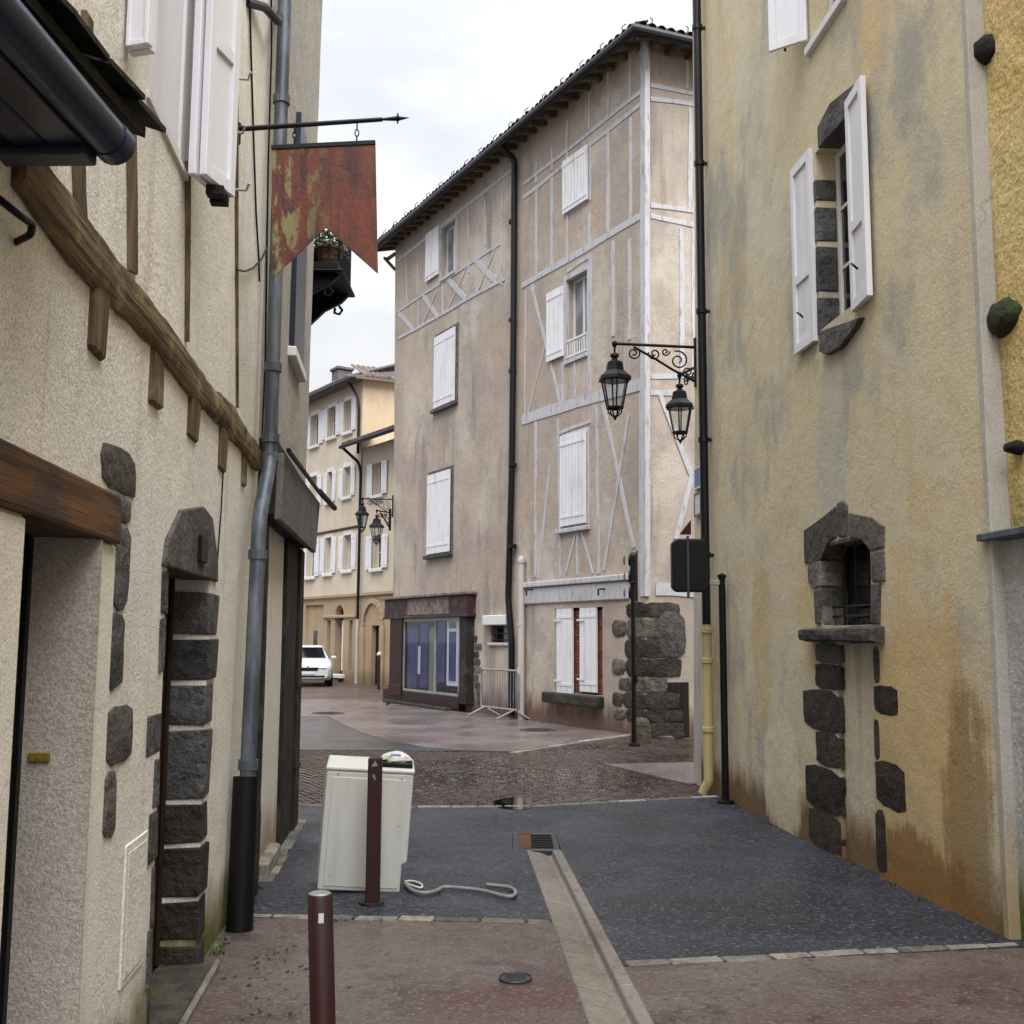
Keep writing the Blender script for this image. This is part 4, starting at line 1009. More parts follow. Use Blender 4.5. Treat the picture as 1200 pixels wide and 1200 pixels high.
# posts, braces and rails, right of the downpipe
flush([(614, 216, 756, 104, .10), (613, 232, 756, 118, .10), (612, 335, 757, 250, .16), (612, 492, 757, 448, .26),
       (629, 192, 629, 214, .09), (647, 168, 647, 200, .09), (665, 142, 665, 186, .09), (691, 96, 691, 152, .09), (713, 75, 713, 138, .11), (739, 55, 739, 114, .10),
       (629, 222, 629, 322, .09), (647, 208, 647, 312, .12), (665, 252, 665, 300, .08), (691, 250, 691, 286, .1), (713, 155, 713, 272, .11), (739, 138, 739, 256, .10),
       (623, 334, 657, 474, .10), (640, 402, 618, 488, .05), (616, 340, 615, 486, .05), (660, 424, 660, 472, .09), (674, 424, 674, 468, .08), (692, 300, 691, 462, .12), (719, 282, 719, 394, .11), (738, 280, 738, 398, .11), (665, 318, 691, 300, .08),
       (628, 494, 628, 676, .09), (645, 545, 631, 677, .08), (654, 490, 657, 676, .08), (700, 474, 702, 672, .10), (675, 624, 663, 674, .07), (677, 624, 677, 674, .08), (682, 623, 695, 672, .07),
       (707, 474, 743, 642, .11), (737, 486, 708, 668, .09), (752, 460, 752, 660, .14), (655, 508, 692, 494, .08)], FM, HM, TM)
# closer to the gutter, left of the pipe
flush([(466, 306, 604, 196, .12), (465, 366, 589, 284, .07), (467, 397, 592, 326, .09), (476, 302, 477, 356, .07), (490, 292, 490, 346, .06), (549, 246, 550, 320, .08), (569, 234, 569, 288, .09), (589, 226, 588, 334, .08), (500, 285, 500, 330, .05), (535, 258, 535, 318, .09),
       (467, 367, 484, 386, .14), (496, 347, 514, 372, .15), (525, 327, 546, 351, .16), (557, 305, 582, 330, .17), (512, 341, 494, 384, .06), (581, 290, 560, 341, .08), (548, 312, 522, 368, .05), (490, 350, 490, 384, .06), (519, 332, 519, 368, .09)], FM, HM, TM)
# whitewashed lintel over the ground floor, corner post
a = FM.rect(616, 684, 738, 708); PM('lintel', Mb().box(a[0], a[1], -.05, .1, 2.36, 2.72, .004), 'white_t', bevel=.02)
PM('lintel', Mb().box(a[0] + .0, a[1] + .05, -.10, .1, 2.725, 2.84, .004), 'white_t', bevel=.015)
for x in (626, 711): 
    c = FM.uv(x, 697); PM('iron_spike', Mb().tube([(c[0], -.04, c[1] + .12), (c[0], -.2, c[1] + .10), (c[0], -.2, c[1] - .02)], .02, 6), 'iron')
cpv = []
for z in (2.4, 6.0, 9.5, 13.5):
    du = LN1 * z / 10
    cpv.append((12.15 + du, z))
cpm = Mb(); vs = []
for u, z in cpv:
    p0 = FM.M @ Vector((u - .15, -.02, z)); p1 = FM.M @ Vector((u + .02, -.025, z)); 
    k = .22; q = FM.M @ Vector((u + .0, 0, z)); q2 = q + FN.u * .09 + FN.n * .02; q3 = q - FM.n * .3
    for p in (p0, q + FN.n * .02 + FM.n * .02, q2, q + (FN.u - FM.u) * .04 - FN.n * .25): vs.append(HM.matrix_basis.inverted() @ p)
fs = [(i * 4 + k, i * 4 + (k + 1) % 4, (i + 1) * 4 + (k + 1) % 4, (i + 1) * 4 + k) for i in range(3) for k in range(4)]
PM('corner_post', cpm.add(vs, fs + [(3, 2, 1, 0), (12, 13, 14, 15)]), 'white_t')
flush([(762, 100, 812, 110, .09), (762, 116, 812, 122, .10), (762, 240, 812, 247, .10), (762, 253, 812, 263, .10), (762, 441, 812, 441, .10), (762, 459, 796, 461, .12),
       (805, 42, 805, 104, .07), (808, 126, 809, 244, .10), (799, 268, 799, 436, .11), (812, 268, 812, 438, .07), (774, 463, 810, 556, .12), (811, 556, 792, 632, .12), (768, 690, 814, 692, .26)], FN, HM, TM)
# closed and open shutters
def closed(px, boards=4, leaves=2, label=None, sill=True, surround=True):
    u0, u1, z0, z1 = FM.rect(*px)
    w = PM('window', Mb().box(u0 - .08, u1 + .12, -.015, .05, z0 - .05, z1 + .10) if surround else Mb().box(u0 - .05, u1 + .05, -.015, .05, z0 - .03, z1 + .05), 'lava' if surround else 'white_t', bevel=.01)
    m = (u0 + u1) / 2
    for a, b in (((u0, m - .005), (m + .005, u1)) if leaves == 2 else ((u0, u1),)):
        PM('shutter', shutter_leaf(Mb(), a, b, z0, z1, -.075, .04, boards), 'white_p', w)
    if sill: PM('sill', Mb().box(u0 - .1, u1 + .12, -.13, .0, z0 - .13, z0 - .035), 'basalt', w, bevel=.01)
    return w
closed((511, 390, 535, 474)); closed((503, 554, 529, 648)); closed((662, 180, 691, 243), surround=False, sill=False); closed((659, 508, 689, 615), surround=False, sill=False)
a = FM.rect(655, 612, 692, 622); PM('sill', Mb().box(a[0], a[1], -.09, .0, a[2] - .02, a[2] + .07), 'white_t', bevel=.01)
# open windows
for (h, spx, rail) in ((o1, (501, 270, 516, 326), False), (o2, (643, 340, 662, 421), True)):
    w = window_sash(HM, FM, h[0], h[1], h[2], h[3], .17, rows=1, cols=2, fw=.06, gl='curtained')
    PM('reveal', Mb().box(h[0] - .09, h[0] + .004, -.02, .06, h[2] - .08, h[3] + .1).box(h[1] - .004, h[1] + .09, -.02, .06, h[2] - .08, h[3] + .1).box(h[0] + .004, h[1] - .004, -.02, .06, h[3] - .004, h[3] + .1).box(h[0] + .004, h[1] - .004, -.05, .06, h[2] - .08, h[2] + .004), 'white_t', w)
    u0, u1, z0, z1 = FM.rect(*spx)
    PM('shutter', shutter_leaf(Mb(), u0, u1, z0, z1, -.07, .04, 4), 'white_p', w)
    if rail:
        rb = Mb().box(h[0], h[1], -.02, .02, h[2] + .40, h[2] + .44).box(h[0], h[1], -.02, .02, h[2] + .05, h[2] + .09)
        for k in range(9): rb.tube([(h[0] + (h[1] - h[0]) * (k + .5) / 9, 0, h[2] + .06), (h[0] + (h[1] - h[0]) * (k + .5) / 9, 0, h[2] + .42)], .014, 5)
        PM('window_rail', rb, 'frame_w', w)
# ground floor window: bricked opening behind two narrow leaves
u0, u1, z0, z1 = gw
gwn = PM('window', Mb().box(u0, u1, .12, .15, z0, z1), 'earth')
bk = Mb(); z = z0 + .01; r = 0
while z < z1 - .06:
    x = u0 + (0 if r % 2 else -.11)
    while x < u1:
        a, b = max(x + .006, u0), min(x + .214, u1)
        if b - a > .03: bk.box(a, b, .07 + random.uniform(-.006, .006), .13, z + .005, z + .062)
        x += .22
    z += .068; r += 1
o = PM('brick_infill', bk, 'brick', gwn); o['kind'] = 'stuff'
for px in ((652, 713, 671, 812), (679, 712, 699, 811)):
    a, b, c_, d_ = FM.rect(*px); sh = PM('shutter', shutter_leaf(Mb(), a, b, c_, d_, .0, .035, 3), 'white_p', gwn)
    for zz in (c_ + .25, d_ - .25): PM('hinge', Mb().box(a - .06, a + .2, -.03, -.019, zz - .02, zz + .02), 'frame_w', sh)
for x0, x1 in ((u0 + .0, u0 + .06), (u1 - .06, u1)): PM('render_edge', Mb().box(x0, x1, .02, .1, z0, z1), 'mid', gwn)
a = FM.rect(643, 811, 708, 827); PM('sill', Mb().box(a[0], a[1], -.2, .1, z0 - .22, z0 - .01, .01), 'mossy', gwn, bevel=.03, seg=2)
# vent window with its white blind box
vw = PM('vent_window', Mb().box(vt[0], vt[1], .18, .22, vt[2], vt[3]), 'glass')
a = FM.rect(571, 722, 598, 732); PM('blind_box', Mb().box(a[0], a[1], -.14, .02, vt[3] + .01, vt[3] + .24), 'frame_w', vw, bevel=.015)
for k in range(4): PM('louvre', Mb().box(vt[0], vt[1], .02, .12, vt[2] + .05 + k * .15, vt[2] + .07 + k * .15), 'iron', vw)
PM('sill', Mb().box(vt[0] - .06, vt[1] + .05, -.06, .1, vt[2] - .07, vt[2] - .003), 'pipe_w', vw, bevel=.01)
# shopfront
s0 = FM.rect(457, 722, 546, 822); SF = PM('shopfront', Mb().box(s0[0] + .0, s0[1], -.2, .0, -.3, .16), 'maroon', bevel=.01)
PM('step_stone', Mb().box(s0[0] + .5, s0[1] - .3, -.42, -.2, -.3, -.12, .008), 'mossy', SF, bevel=.02)
fa = FM.rect(452, 702, 549, 722, .2)
PM('fascia', Mb().box(fa[0], fa[1], -.24, .0, 2.16, 2.66), 'purple', SF, bevel=.01)
PM('cornice', Mb().box(fa[0] - .1, fa[1] + .08, -.34, .0, 2.663, 2.74), 'faded', SF, bevel=.015)
PM('fascia_moulding', Mb().box(fa[0] - .03, fa[1] + .03, -.27, -.005, 2.12, 2.185), 'purple', SF, bevel=.01)
fb = FM.rect(478, 702, 526, 722, .24); PM('faded_panel', Mb().box(fb[0], fb[1], -.252, -.2405, 2.21, 2.64), 'faded', SF)
for px in ((457, 471), (539, 547)):
    a = FM.rect(px[0], 730, px[1], 820, .2); PM('pilaster', Mb().box(a[0], a[1], -.22, .0, .16, 2.12).box(a[0] - .02, a[1] + .02, -.235, .0, .0, .30), 'maroon' if px[0] < 500 else 'oakdark', SF, bevel=.01)
g0 = FM.rect(472, 730, 538, 810, .17)
fm = Mb(); 
for a, b in ((g0[0], g0[0] + .06), (g0[1] - .06, g0[1]), (g0[0] + 2.05, g0[0] + 2.11)): fm.box(a, b, -.17, -.11, .16, 2.12)
fm.box(g0[0] + .06, g0[1] - .06, -.169, -.111, .16, .22).box(g0[0] + .06, g0[1] - .06, -.169, -.111, 2.04, 2.12)
PM('display_frame', fm, 'galv', SF, bevel=.004)
PM('display_pane', Mb().box(g0[0] + .03, g0[1] - .03, -.145, -.137, .19, 2.08), 'shopglass', SF)
def shopitem(px, m, nm, y=.05, th=.03):
    a, b, c_, d_ = FM.rect(*px, .12); return PM(nm, Mb().box(a, b, y, y + th, max(c_, .17), min(d_, 2.1)), m, SF, bevel=.004)
shopitem((478, 735, 489, 806), 'blueposter', 'poster', -.125); shopitem((491, 731, 500, 806), 'blueposter', 'poster', -.10); shopitem((501, 735, 508, 812), 'beige', 'curtain', -.08)
shopitem((510, 729, 521, 800), 'blueposter', 'poster', -.12); shopitem((523, 727, 537, 804), 'frame_w', 'white_frame', -.11); shopitem((526, 740, 534, 798), 'blueposter', 'poster', -.125, .012); shopitem((526, 729, 534, 736), 'glass', 'poster', -.125, .012)
shopitem((490, 757, 493, 790), 'sticker', 'notice', -.13, .004)
PM('shop_back', Mb().box(shp[0], shp[1], .85, .9, -.05, 2.1), 'oakdark', SF); PM('shop_floor', Mb().box(shp[0], shp[1], .0, .85, -.05, .02), 'beige', SF)
# patch of exposed stones low on the wall between the shopfront and the barrier
for k in range(9):
    x = 551 + random.uniform(0, 9); y = 745 + k * 9; plate_stone(HM, FM, (x, y, x + random.uniform(6, 9), y + 8), random.choice(('quoin', 'lava', 'basalt')), y=-.01)
# pipes
pz0 = FM.uv(599, 780, .1); pu0 = FM.uv(603, 220, .1)
pp_ = PM('downpipe', Mb().tube(elbow([(FM.uv(588, 168, .45)[0], -.45, FM.uv(588, 168, .45)[1]), (FM.uv(591, 176, .4)[0], -.42, FM.uv(591, 176, .4)[1]), (pu0[0], -.11, FM.uv(603, 186, .1)[1]), (pu0[0], -.11, 9), (FM.uv(600, 560, .1)[0], -.11, FM.uv(600, 560, .1)[1]), (FM.uv(596, 700, .1)[0], -.11, FM.uv(596, 700, .1)[1]), (FM.uv(600, 752, .1)[0], -.11, FM.uv(600, 752, .1)[1]), (FM.uv(600, 812, .1)[0], -.11, -.15)], .15), .075, 12), 'pipe_b', smooth='auto')
for y in (260, 375, 435, 545, 640):
    c = FM.uv(601, y, .1); PM('collar', Mb().lathe([(.07, -.05), (.095, -.04), (.095, .04), (.07, .05)], (c[0], -.11, c[1]), 12), 'pipe_b', pp_)
a = FM.uv(611, 657, .1); b = FM.uv(611, 842, .1)
PM('vent_pipe', Mb().tube([(a[0], -.10, a[1]), (b[0], -.10, -.2)], .075, 14).lathe([(.09, -.06), (.1, 0), (.06, .09), (.01, .11)], (a[0], -.1, a[1]), 14), 'pipe_w', smooth='auto')
for z in (1.9, .9): PM('collar', Mb().lathe([(.07, -.04), (.09, -.03), (.09, .03), (.07, .04)], (a[0], -.10, z), 14), 'pipe_w')
# corner stones, ground floor
z = -.3; r = 0
while z < 2.3:
    h = random.uniform(.24, .40); w = random.uniform(.35, .75); w2 = random.uniform(.35, .8)
    if z + h > 2.34: h = 2.34 - z
    if h < .08: break
    m = ('basalt', 'basalt_wet', 'basalt_wet', 'quoin')[random.randrange(4)] if z > .5 else 'basalt_wet'
    PM('corner_stone', Mb().prism(blob(12.17 - w, 12.19, z + .004, z + h - .004, 13, 9, .06), -.016, .12, .05, .01), m, smooth='auto')
    obj('corner_stone', Mb().prism(blob(-.03, w2, z + .004, z + h - .004, 13, 9, .06), -.016, .12, .05, .01), mt[m], HM, FN.M, smooth='auto')
    if random.random() < .7:
        PM('wall_stone', Mb().prism(blob(12.17 - w - random.uniform(.3, .5), 12.15 - w, z + .02, z + h - .03, 12, 4, .08), -.015, .12, .12, .015), 'quoin', smooth='auto')
    z += h; r += 1
plate_stone(HM, FN, (771, 716, 803, 771), 'basalt', y=-.03, dome=.015, p=3)
a = FN.rect(778, 802, 808, 872); dd = obj('dark_opening_panel', Mb().box(a[0], a[1], -.002, .05, -.25, .80), mt['doorred'], HM, FN.M, bevel=.01)  # flush near-black panel: the darkness of an opening is put into its colour
for k in range(4): obj('board', Mb().box(a[0] + .03 + k * (a[1] - a[0] - .06) / 4, a[0] + .02 + (k + 1) * (a[1] - a[0] - .06) / 4, -.008, -.0025, -.22, .77), mt['doorred'], dd, FN.M)
# roof: eaves line, gutter, rafters, tiles
A2 = FM.o + FM.n * .5; B2 = FN.o + FN.n * .5
den = FM.u.x * FN.u.y - FM.u.y * FN.u.x
t_ = ((B2.x - A2.x) * FN.u.y - (B2.y - A2.y) * FN.u.x) / den
E1 = A2 + FM.u * (t_ + .15); E0 = A2 - FM.u * 1.15; E2 = E1 + FN.u * 9.5
INV = HM.matrix_basis.inverted()
def wp(p, z): return INV @ Vector((p.x, p.y, z))
up_in = 4.2; rise = 1.55
for q in (1,):
    rid0 = E0 - FM.n * up_in + FM.u * 0; rid1 = E1 - FM.n * up_in - FM.u * 4.2; rid2 = E2 - FN.n * 5
    rf = Mb().add([wp(E0, ZE), wp(E1, ZE), wp(rid1, ZE + rise), wp(rid0, ZE + rise), wp(E2, ZE), wp(rid2, ZE + rise)], [(0, 1, 2, 3), (1, 4, 5, 2)])
    rf.add([wp(E0, ZE - .07), wp(E1, ZE - .07), wp(rid1, ZE + rise - .07), wp(rid0, ZE + rise - .07), wp(E2, ZE - .07), wp(rid2, ZE + rise - .07)], [(3, 2, 1, 0), (2, 5, 4, 1)])
    rf.add([wp(E0, ZE), wp(E1, ZE), wp(E2, ZE), wp(E0, ZE - .07), wp(E1, ZE - .07), wp(E2, ZE - .07), wp(rid0, ZE + rise), wp(rid0, ZE + rise - .07)], [(0, 3, 4, 1), (1, 4, 5, 2), (0, 6, 7, 3)])
roof = PM('roof', rf, 'awn')
tl = Mb()
def tiles(e0, e1, nrm, u, step=.21, ln=.32, sl=rise / up_in):
    n = int((e1 - e0).length / step)
    for k in range(n):
        c0 = e0 + u * (step * (k + .5)) + nrm * (.09 + random.uniform(-.02, .02)); c1 = c0 - nrm * ln
        for s0, zz in ((0, .05), (1, .02)):
            off = u * (step * .5 * s0); vs = []
            for c, z in ((c0, ZE + zz - .02), (c1, ZE + zz + ln * sl)):
                for i in range(6):
                    a = math.pi * i / 5
                    vs.append(wp(c + off + u * (.085 * math.cos(a)), z + (.07 * math.sin(a) if not s0 else .05 - .05 * math.sin(a))))
            tl.add(vs, [(i, i + 1, 7 + i, 6 + i) for i in range(5)])
            tl.add([v + Vector((0, 0, -.016)) for v in vs], [(i, 6 + i, 7 + i, i + 1) for i in range(5)])
tiles(E0, E1, FM.n, FM.u); tiles(E1, E2, FN.n, FN.u)
o = PM('roof_tile', tl, 'tile', roof); o['kind'] = 'stuff'
gt = Mb(); gp = [wp(E0 - FM.u * .1 + FM.n * .05, ZE - .07), wp(E1 + FM.n * .05 + FN.n * .05, ZE - .07), wp(E2 + FN.n * .05, ZE - .07)]
PM('gutter', gt.tube(gp, .10, 10), 'pipe_b', roof)
n = int(t_ / .46)
for k in range(-2, n + 1):
    p = FM.o + FM.u * (k * .46 + .2); a = wp(p + FM.n * .02, ZE + .02); b = wp(p + FM.n * .46, ZE - .12)
    PM('rafter', Mb().bar(a + Vector((0, .25, .05)), b, .09, .10, Vector((0, 0, 1))), 'beam_z', roof)
for k in range(12):
    p = FN.o + FN.u * (k * .46 + .15); a = wp(p, ZE + .02); b = wp(p + FN.n * .46, ZE - .12); PM('rafter', Mb().bar(a, b, .09, .10, Vector((0, 0, 1))), 'beam_z', roof)
for k in range(18):
    c = E0 + (E1 - E0) * ((k + .5) / 18) + FM.n * .03; PM('snow_hook', Mb().tube([wp(c, ZE + .03), wp(c + FM.n * .04, ZE + .18), wp(c - FM.n * .05, ZE + .27)], .012, 5), 'iron', roof)
for k in range(6):
    c = E1 + (E2 - E1) * ((k + .4) / 12) + FN.n * .03; PM('snow_hook', Mb().tube([wp(c, ZE + .03), wp(c + FN.n * .04, ZE + .18), wp(c - FN.n * .05, ZE + .27)], .012, 5), 'iron', roof)
PM('eave_bracket', Mb().bar(wp(FM.o - FM.u * .42, ZE - .75), wp(FM.o - FM.u * 1.05 + FM.n * .1, ZE - .2), .07, .07).bar(wp(FM.o - FM.u * .42, ZE - .25), wp(FM.o - FM.u * 1.15, ZE - .22), .08, .08), 'beam_z', roof)

# ------------------------------------------------------------------ pale yellow house across the square
HY = empty('townhouse', 'pale yellow three storey house with shutters and an arcaded ground floor', 'house', FY.M)
def PY(name, mb, m, par=HY, fr=FY, **k): return obj(name, mb, mt[m], par, fr.M, **k)
ZC = 3.25
tops = [(365, 486, 374, 522), (385, 477, 394, 512), (404, 469, 412.5, 506)]
mids = [(364, 558, 372, 594), (384, 553, 390, 588), (403, 547, 411.5, 582)]
lows = [(360, 632, 369, 676), (381, 630, 389, 672), (403, 627, 412, 668)]
holes = []; wins = []
for row in (tops, mids, lows):
    for px in row:
        r = FY.rect(*px); holes.append((*r, .3)); wins.append(r)
obj('wall', wall_mb(-20, 0, ZC, 12.1, holes, step=1.2, amp=.02, seed=51, shell=0), mt['yh'], HY, FY.M, smooth='auto')
SPX = {}
def shut(par, u0, u1, z0, z1): PY('shutter', shutter_leaf(Mb(), u0, u1, z0, z1, -.06, .04, 2, .01), 'white_p', par)
for (u0, u1, z0, z1) in wins:
    w = window_sash(HY, FY, u0, u1, z0, z1, .22, rows=2, cols=2, fw=.06)
    wd_ = (u1 - u0) * .56
    shut(w, u0 - wd_ - .03, u0 - .03, z0, z1); shut(w, u1 + .03, u1 + wd_ + .03, z0, z1)
    PY('sill', Mb().box(u0 - .12, u1 + .12, -.12, .05, z0 - .14, z0 - .003), 'frame_w', w, bevel=.02)
    PY('lintel', Mb().box(u0 - .08, u1 + .08, -.012, .05, z1 + .003, z1 + .18), 'frame_w', w)
PY('string_course', Mb().box(-20, .0, -.1, .02, ZC - .02, ZC + .12), 'yh_low', bevel=.02)
PY('string_course', Mb().box(-20, .0, -.06, .02, 6.0, 6.1), 'rustlintel', bevel=.02)
# ground floor arcade
gh = [FY.rect(382.5, 727, 387, 792), FY.rect(392, 709, 402, 790), FY.rect(408.5, 727, 412.5, 786)]
rec = FY.rect(357, 709, 378, 803)
obj('ground_floor_wall', wall_mb(-20, 0, -.4, ZC - .022, [(*gh[0], .3), (gh[1][0], gh[1][1], gh[1][2], gh[1][3], .35), (*gh[2], .3), (rec[0], rec[1], -.4, rec[3], .12)], step=1.2, amp=.015, seed=53), mt['yh_low'], HY, FY.M, smooth='auto')
PY('recess_wall', Mb().box(rec[0], rec[1], .11, .15, -.4, rec[3]), 'yh_low')
a = FY.rect(365, 739, 369, 757); PY('slot_window', Mb().box(a[0], a[1], .085, .12, a[2], a[3]), 'glass')
for h in (gh[0], gh[2]): PY('arcade_recess', Mb().box(h[0], h[1], .26, .31, h[2], h[3]), 'doorbrown')
h = gh[1]; aw = PY('arched_window', Mb().box(h[0], h[1], .3, .34, h[2], h[3]), 'glass')
cu = (h[0] + h[1]) / 2; rr = (h[1] - h[0]) / 2; zs = h[3] - rr
for sg in (-1, 1):
    arc = [(cu + sg * rr, zs)] + [(cu + sg * rr * math.cos(t), zs + rr * math.sin(t)) for t in [i * math.pi / 16 for i in range(1, 9)]] + [(cu + sg * rr, zs + rr)]
    PY('spandrel', Mb().prism(arc if sg > 0 else arc[::-1], .0, .28), 'yh_low', aw)
a = FY.rect(397.5, 727, 404, 786); PY('white_panel', Mb().box(a[0], a[1], .1, .16, a[2], a[3]), 'white_p', aw, bevel=.01)
PY('impost', Mb().box(gh[0][0] - .3, gh[2][1] + .3, -.08, .28, zs - .12, zs), 'yh_low', aw, bevel=.02)
a = FY.rect(390, 783, 404, 788); PY('sill', Mb().box(a[0], a[1], -.18, .2, h[2] - .16, h[2] + .0), 'frame_w', aw, bevel=.02)
PY('bracket', Mb().box(cu - .25, cu + .25, -.12, .0, h[2] - .5, h[2] - .17), 'yh_low', aw, bevel=.05)
# eaves and roof of the main block
def tile_rows(mb, e0, u, n_in, z0, slope, L, W, step=.23):
    n = int(W / step)
    for k in range(n):
        c0 = e0 + u * (step * (k + .5)); vs = []
        for d_ in (0, L):
            c = c0 + n_in * d_
            for i in range(5):
                a = math.pi * i / 4; vs.append(Vector((c.x + u.x * .1 * math.cos(a), c.y + u.y * .1 * math.cos(a), z0 + d_ * slope + .09 * math.sin(a))))
        mb.add(vs, [(i, i + 1, 6 + i, 5 + i) for i in range(4)] + [(4, 3, 2, 1, 0)])
ZR = 12.1
sdir = Vector((.90, .44, 0)).normalized(); snorm = Vector((sdir.y, -sdir.x, 0))     # side wall runs back to the right
FS = Frame(FY.o.x, FY.o.y, sdir.x, sdir.y)
obj('side_wall', wall_mb(0, 9, -.3, 12.1, step=1.5, amp=.02, seed=57), mt['yh_side'], HY, FS.M, smooth='auto')
e = FY.o + FY.n * .55 + snorm * .3; IY = HY.matrix_basis.inverted()
ridge = FY.o - FY.n * 4.5 - FY.u * 1.0
rf = Mb(); far_e = e - FY.u * 20.3; sid_e = e + sdir * 9.0
V = lambda p, z: IY @ Vector((p.x, p.y, z))
r0 = far_e - FY.n * 4.5; r1 = e - FY.n * 4.2 - FY.u * .3 + sdir * 1.5
rf.add([V(far_e, ZR), V(e, ZR), V(r1, ZR + 1.35), V(r0, ZR + 1.5), V(sid_e, ZR), V(r1 + sdir * 6, ZR + 1.35)], [(0, 1, 2, 3), (1, 4, 5, 2)])
rf.add([V(far_e, ZR - .1), V(e, ZR - .1), V(sid_e, ZR - .1), V(far_e, ZR), V(e, ZR), V(sid_e, ZR), V(FY.o - FY.u * 20, ZR - .05), V(FY.o, ZR - .05), V(FY.o + sdir * 9, ZR - .05)], [(0, 1, 4, 3), (1, 2, 5, 4), (0, 6, 7, 1), (1, 7, 8, 2)])
yr = PY('roof', rf, 'tile_y')
tm = Mb(); tile_rows(tm, far_e, FY.u, -FY.n, ZR + .05, .37, 3.6, 20.0); tile_rows(tm, e + sdir * .5, sdir, -snorm, ZR + .04, .44, 2.0, 7.5)
tm.v = [tuple(IY @ Vector(v)) for v in tm.v]
o = PY('roof_tile', tm, 'tile_y', yr); o['kind'] = 'stuff'
PY('gutter', Mb().tube([V(far_e, ZR - .08), V(e, ZR - .08), V(e + sdir * .1, ZR - .08)], .09, 8), 'pipe_b', yr)
c = FY.uv(397, 446, -1.2); PY('chimney', Mb().box(c[0] - .36, c[0] + .36, 1.0, 1.7, ZR - .1, c[1] + .45).box(c[0] - .44, c[0] + .44, .93, 1.77, c[1] + .45, c[1] + .58), 'awn', yr, bevel=.02)
PY('downpipe', Mb().tube(elbow([(-.35, -.5, ZR - .1), (-.15, -.15, ZR - .7), (-.06, -.12, ZR - 1.2), (-.06, -.12, 9.0)], .2), .06, 8), 'pipe_b')
# lower wing to the right
HW = empty('low_townhouse', 'narrower pale yellow house with low tiled eaves behind the far lamps', 'house', FY.M)
def PW(name, mb, m, par=HW, fr=FY, **k): return obj(name, mb, mt[m], par, fr.M, **k)
ww = [FY.rect(437.5, 542, 447.5, 580), FY.rect(436.5, 627, 447.5, 666)]
obj('wall', wall_mb(.06, 6, ZC, 9.2, [(*r, .3) for r in ww], step=1.2, amp=.02, seed=59, shell=4), mt['yh'], HW, FY.shifted(-.03).M, smooth='auto')
FYW = FY
for (u0, u1, z0, z1) in ww:
    w = window_sash(HW, FY, u0, u1, z0, z1, .24, rows=2, cols=2, fw=.06); wd_ = (u1 - u0) * .6
    for a, b in ((u0 - wd_ - .03, u0 - .03), (u1 + .03, u1 + wd_ + .03)): PW('shutter', shutter_leaf(Mb(), a, b, z0, z1, -.06, .04, 2, .01), 'white_p', w)
    PW('sill', Mb().box(u0 - .12, u1 + .12, -.12, .05, z0 - .14, z0 - .003), 'frame_w', w, bevel=.02)
dh = FY.rect(434, 733, 444, 802)
obj('ground_floor_wall', wall_mb(.06, 6, -.4, ZC - .022, [(dh[0], dh[1], -.4, dh[3], .3)], step=1.2, amp=.015, seed=61), mt['yh_low'], HW, FY.shifted(-.03).M, smooth='auto')
PW('door', Mb().box(dh[0], dh[1], .22, .28, -.35, dh[3]), 'doorred')
PW('string_course', Mb().box(.06, 6, -.08, .03, ZC - .02, ZC + .12), 'yh_low', bevel=.02)
ca = FY.rect(427, 707, 447, 735); cu = (ca[0] + ca[1]) / 2; rr = (ca[1] - ca[0]) / 2
for k in range(12):
    t0, t1 = math.pi * k / 12, math.pi * (k + 1) / 12 - .02; zs = ca[2]; hh = ca[3] - ca[2]
    q = [(cu + rr * math.cos(t0), zs + hh * math.sin(t0)), (cu + (rr + .2) * math.cos(t0), zs + (hh + .2) * math.sin(t0)), (cu + (rr + .2) * math.cos(t1), zs + (hh + .2) * math.sin(t1)), (cu + rr * math.cos(t1), zs + hh * math.sin(t1))]
    PW('arch_stone', Mb().prism(q, -.07, .02), 'yh_low')
for u in (ca[0] - .12, ca[1] + .12): PW('pier', Mb().box(u - .16, u + .16, -.08, .03, -.4, ca[2]), 'yh_low', bevel=.02)
wr = PW('roof', Mb().add([(-.25, -.75, 9.28), (6, -.75, 9.28), (6, .4, 9.75), (-.25, .4, 9.75), (-.25, -.75, 9.18), (6, -.75, 9.18), (6, .4, 9.62), (-.25, .4, 9.62)], [(0, 1, 2, 3), (7, 6, 5, 4), (0, 4, 5, 1), (0, 3, 7, 4)]), 'tile')
tm = Mb(); tile_rows(tm, FY.o + FY.n * .8 - FY.u * .2, FY.u, -FY.n, 9.3, .42, 1.1, 6)
tm.v = [tuple(HW.matrix_basis.inverted() @ Vector(v)) for v in tm.v]
o = PW('roof_tile', tm, 'tile', wr); o['kind'] = 'stuff'
PW('gutter', Mb().tube([(-.3, -.8, 9.22), (6, -.8, 9.22)], .08, 8), 'pipe_b', wr)
dn = PW('downpipe', Mb().tube(elbow([(-.2, -.75, 9.2), (.18, -.2, 8.6), (.24, -.12, 8.2), (.24, -.12, 2.3)], .15), .06, 8), 'pipe_b')
PW('pipe_foot', Mb().tube([(.24, -.12, 2.32), (.24, -.12, -.2)], .075, 8), 'pipe_w', dn)

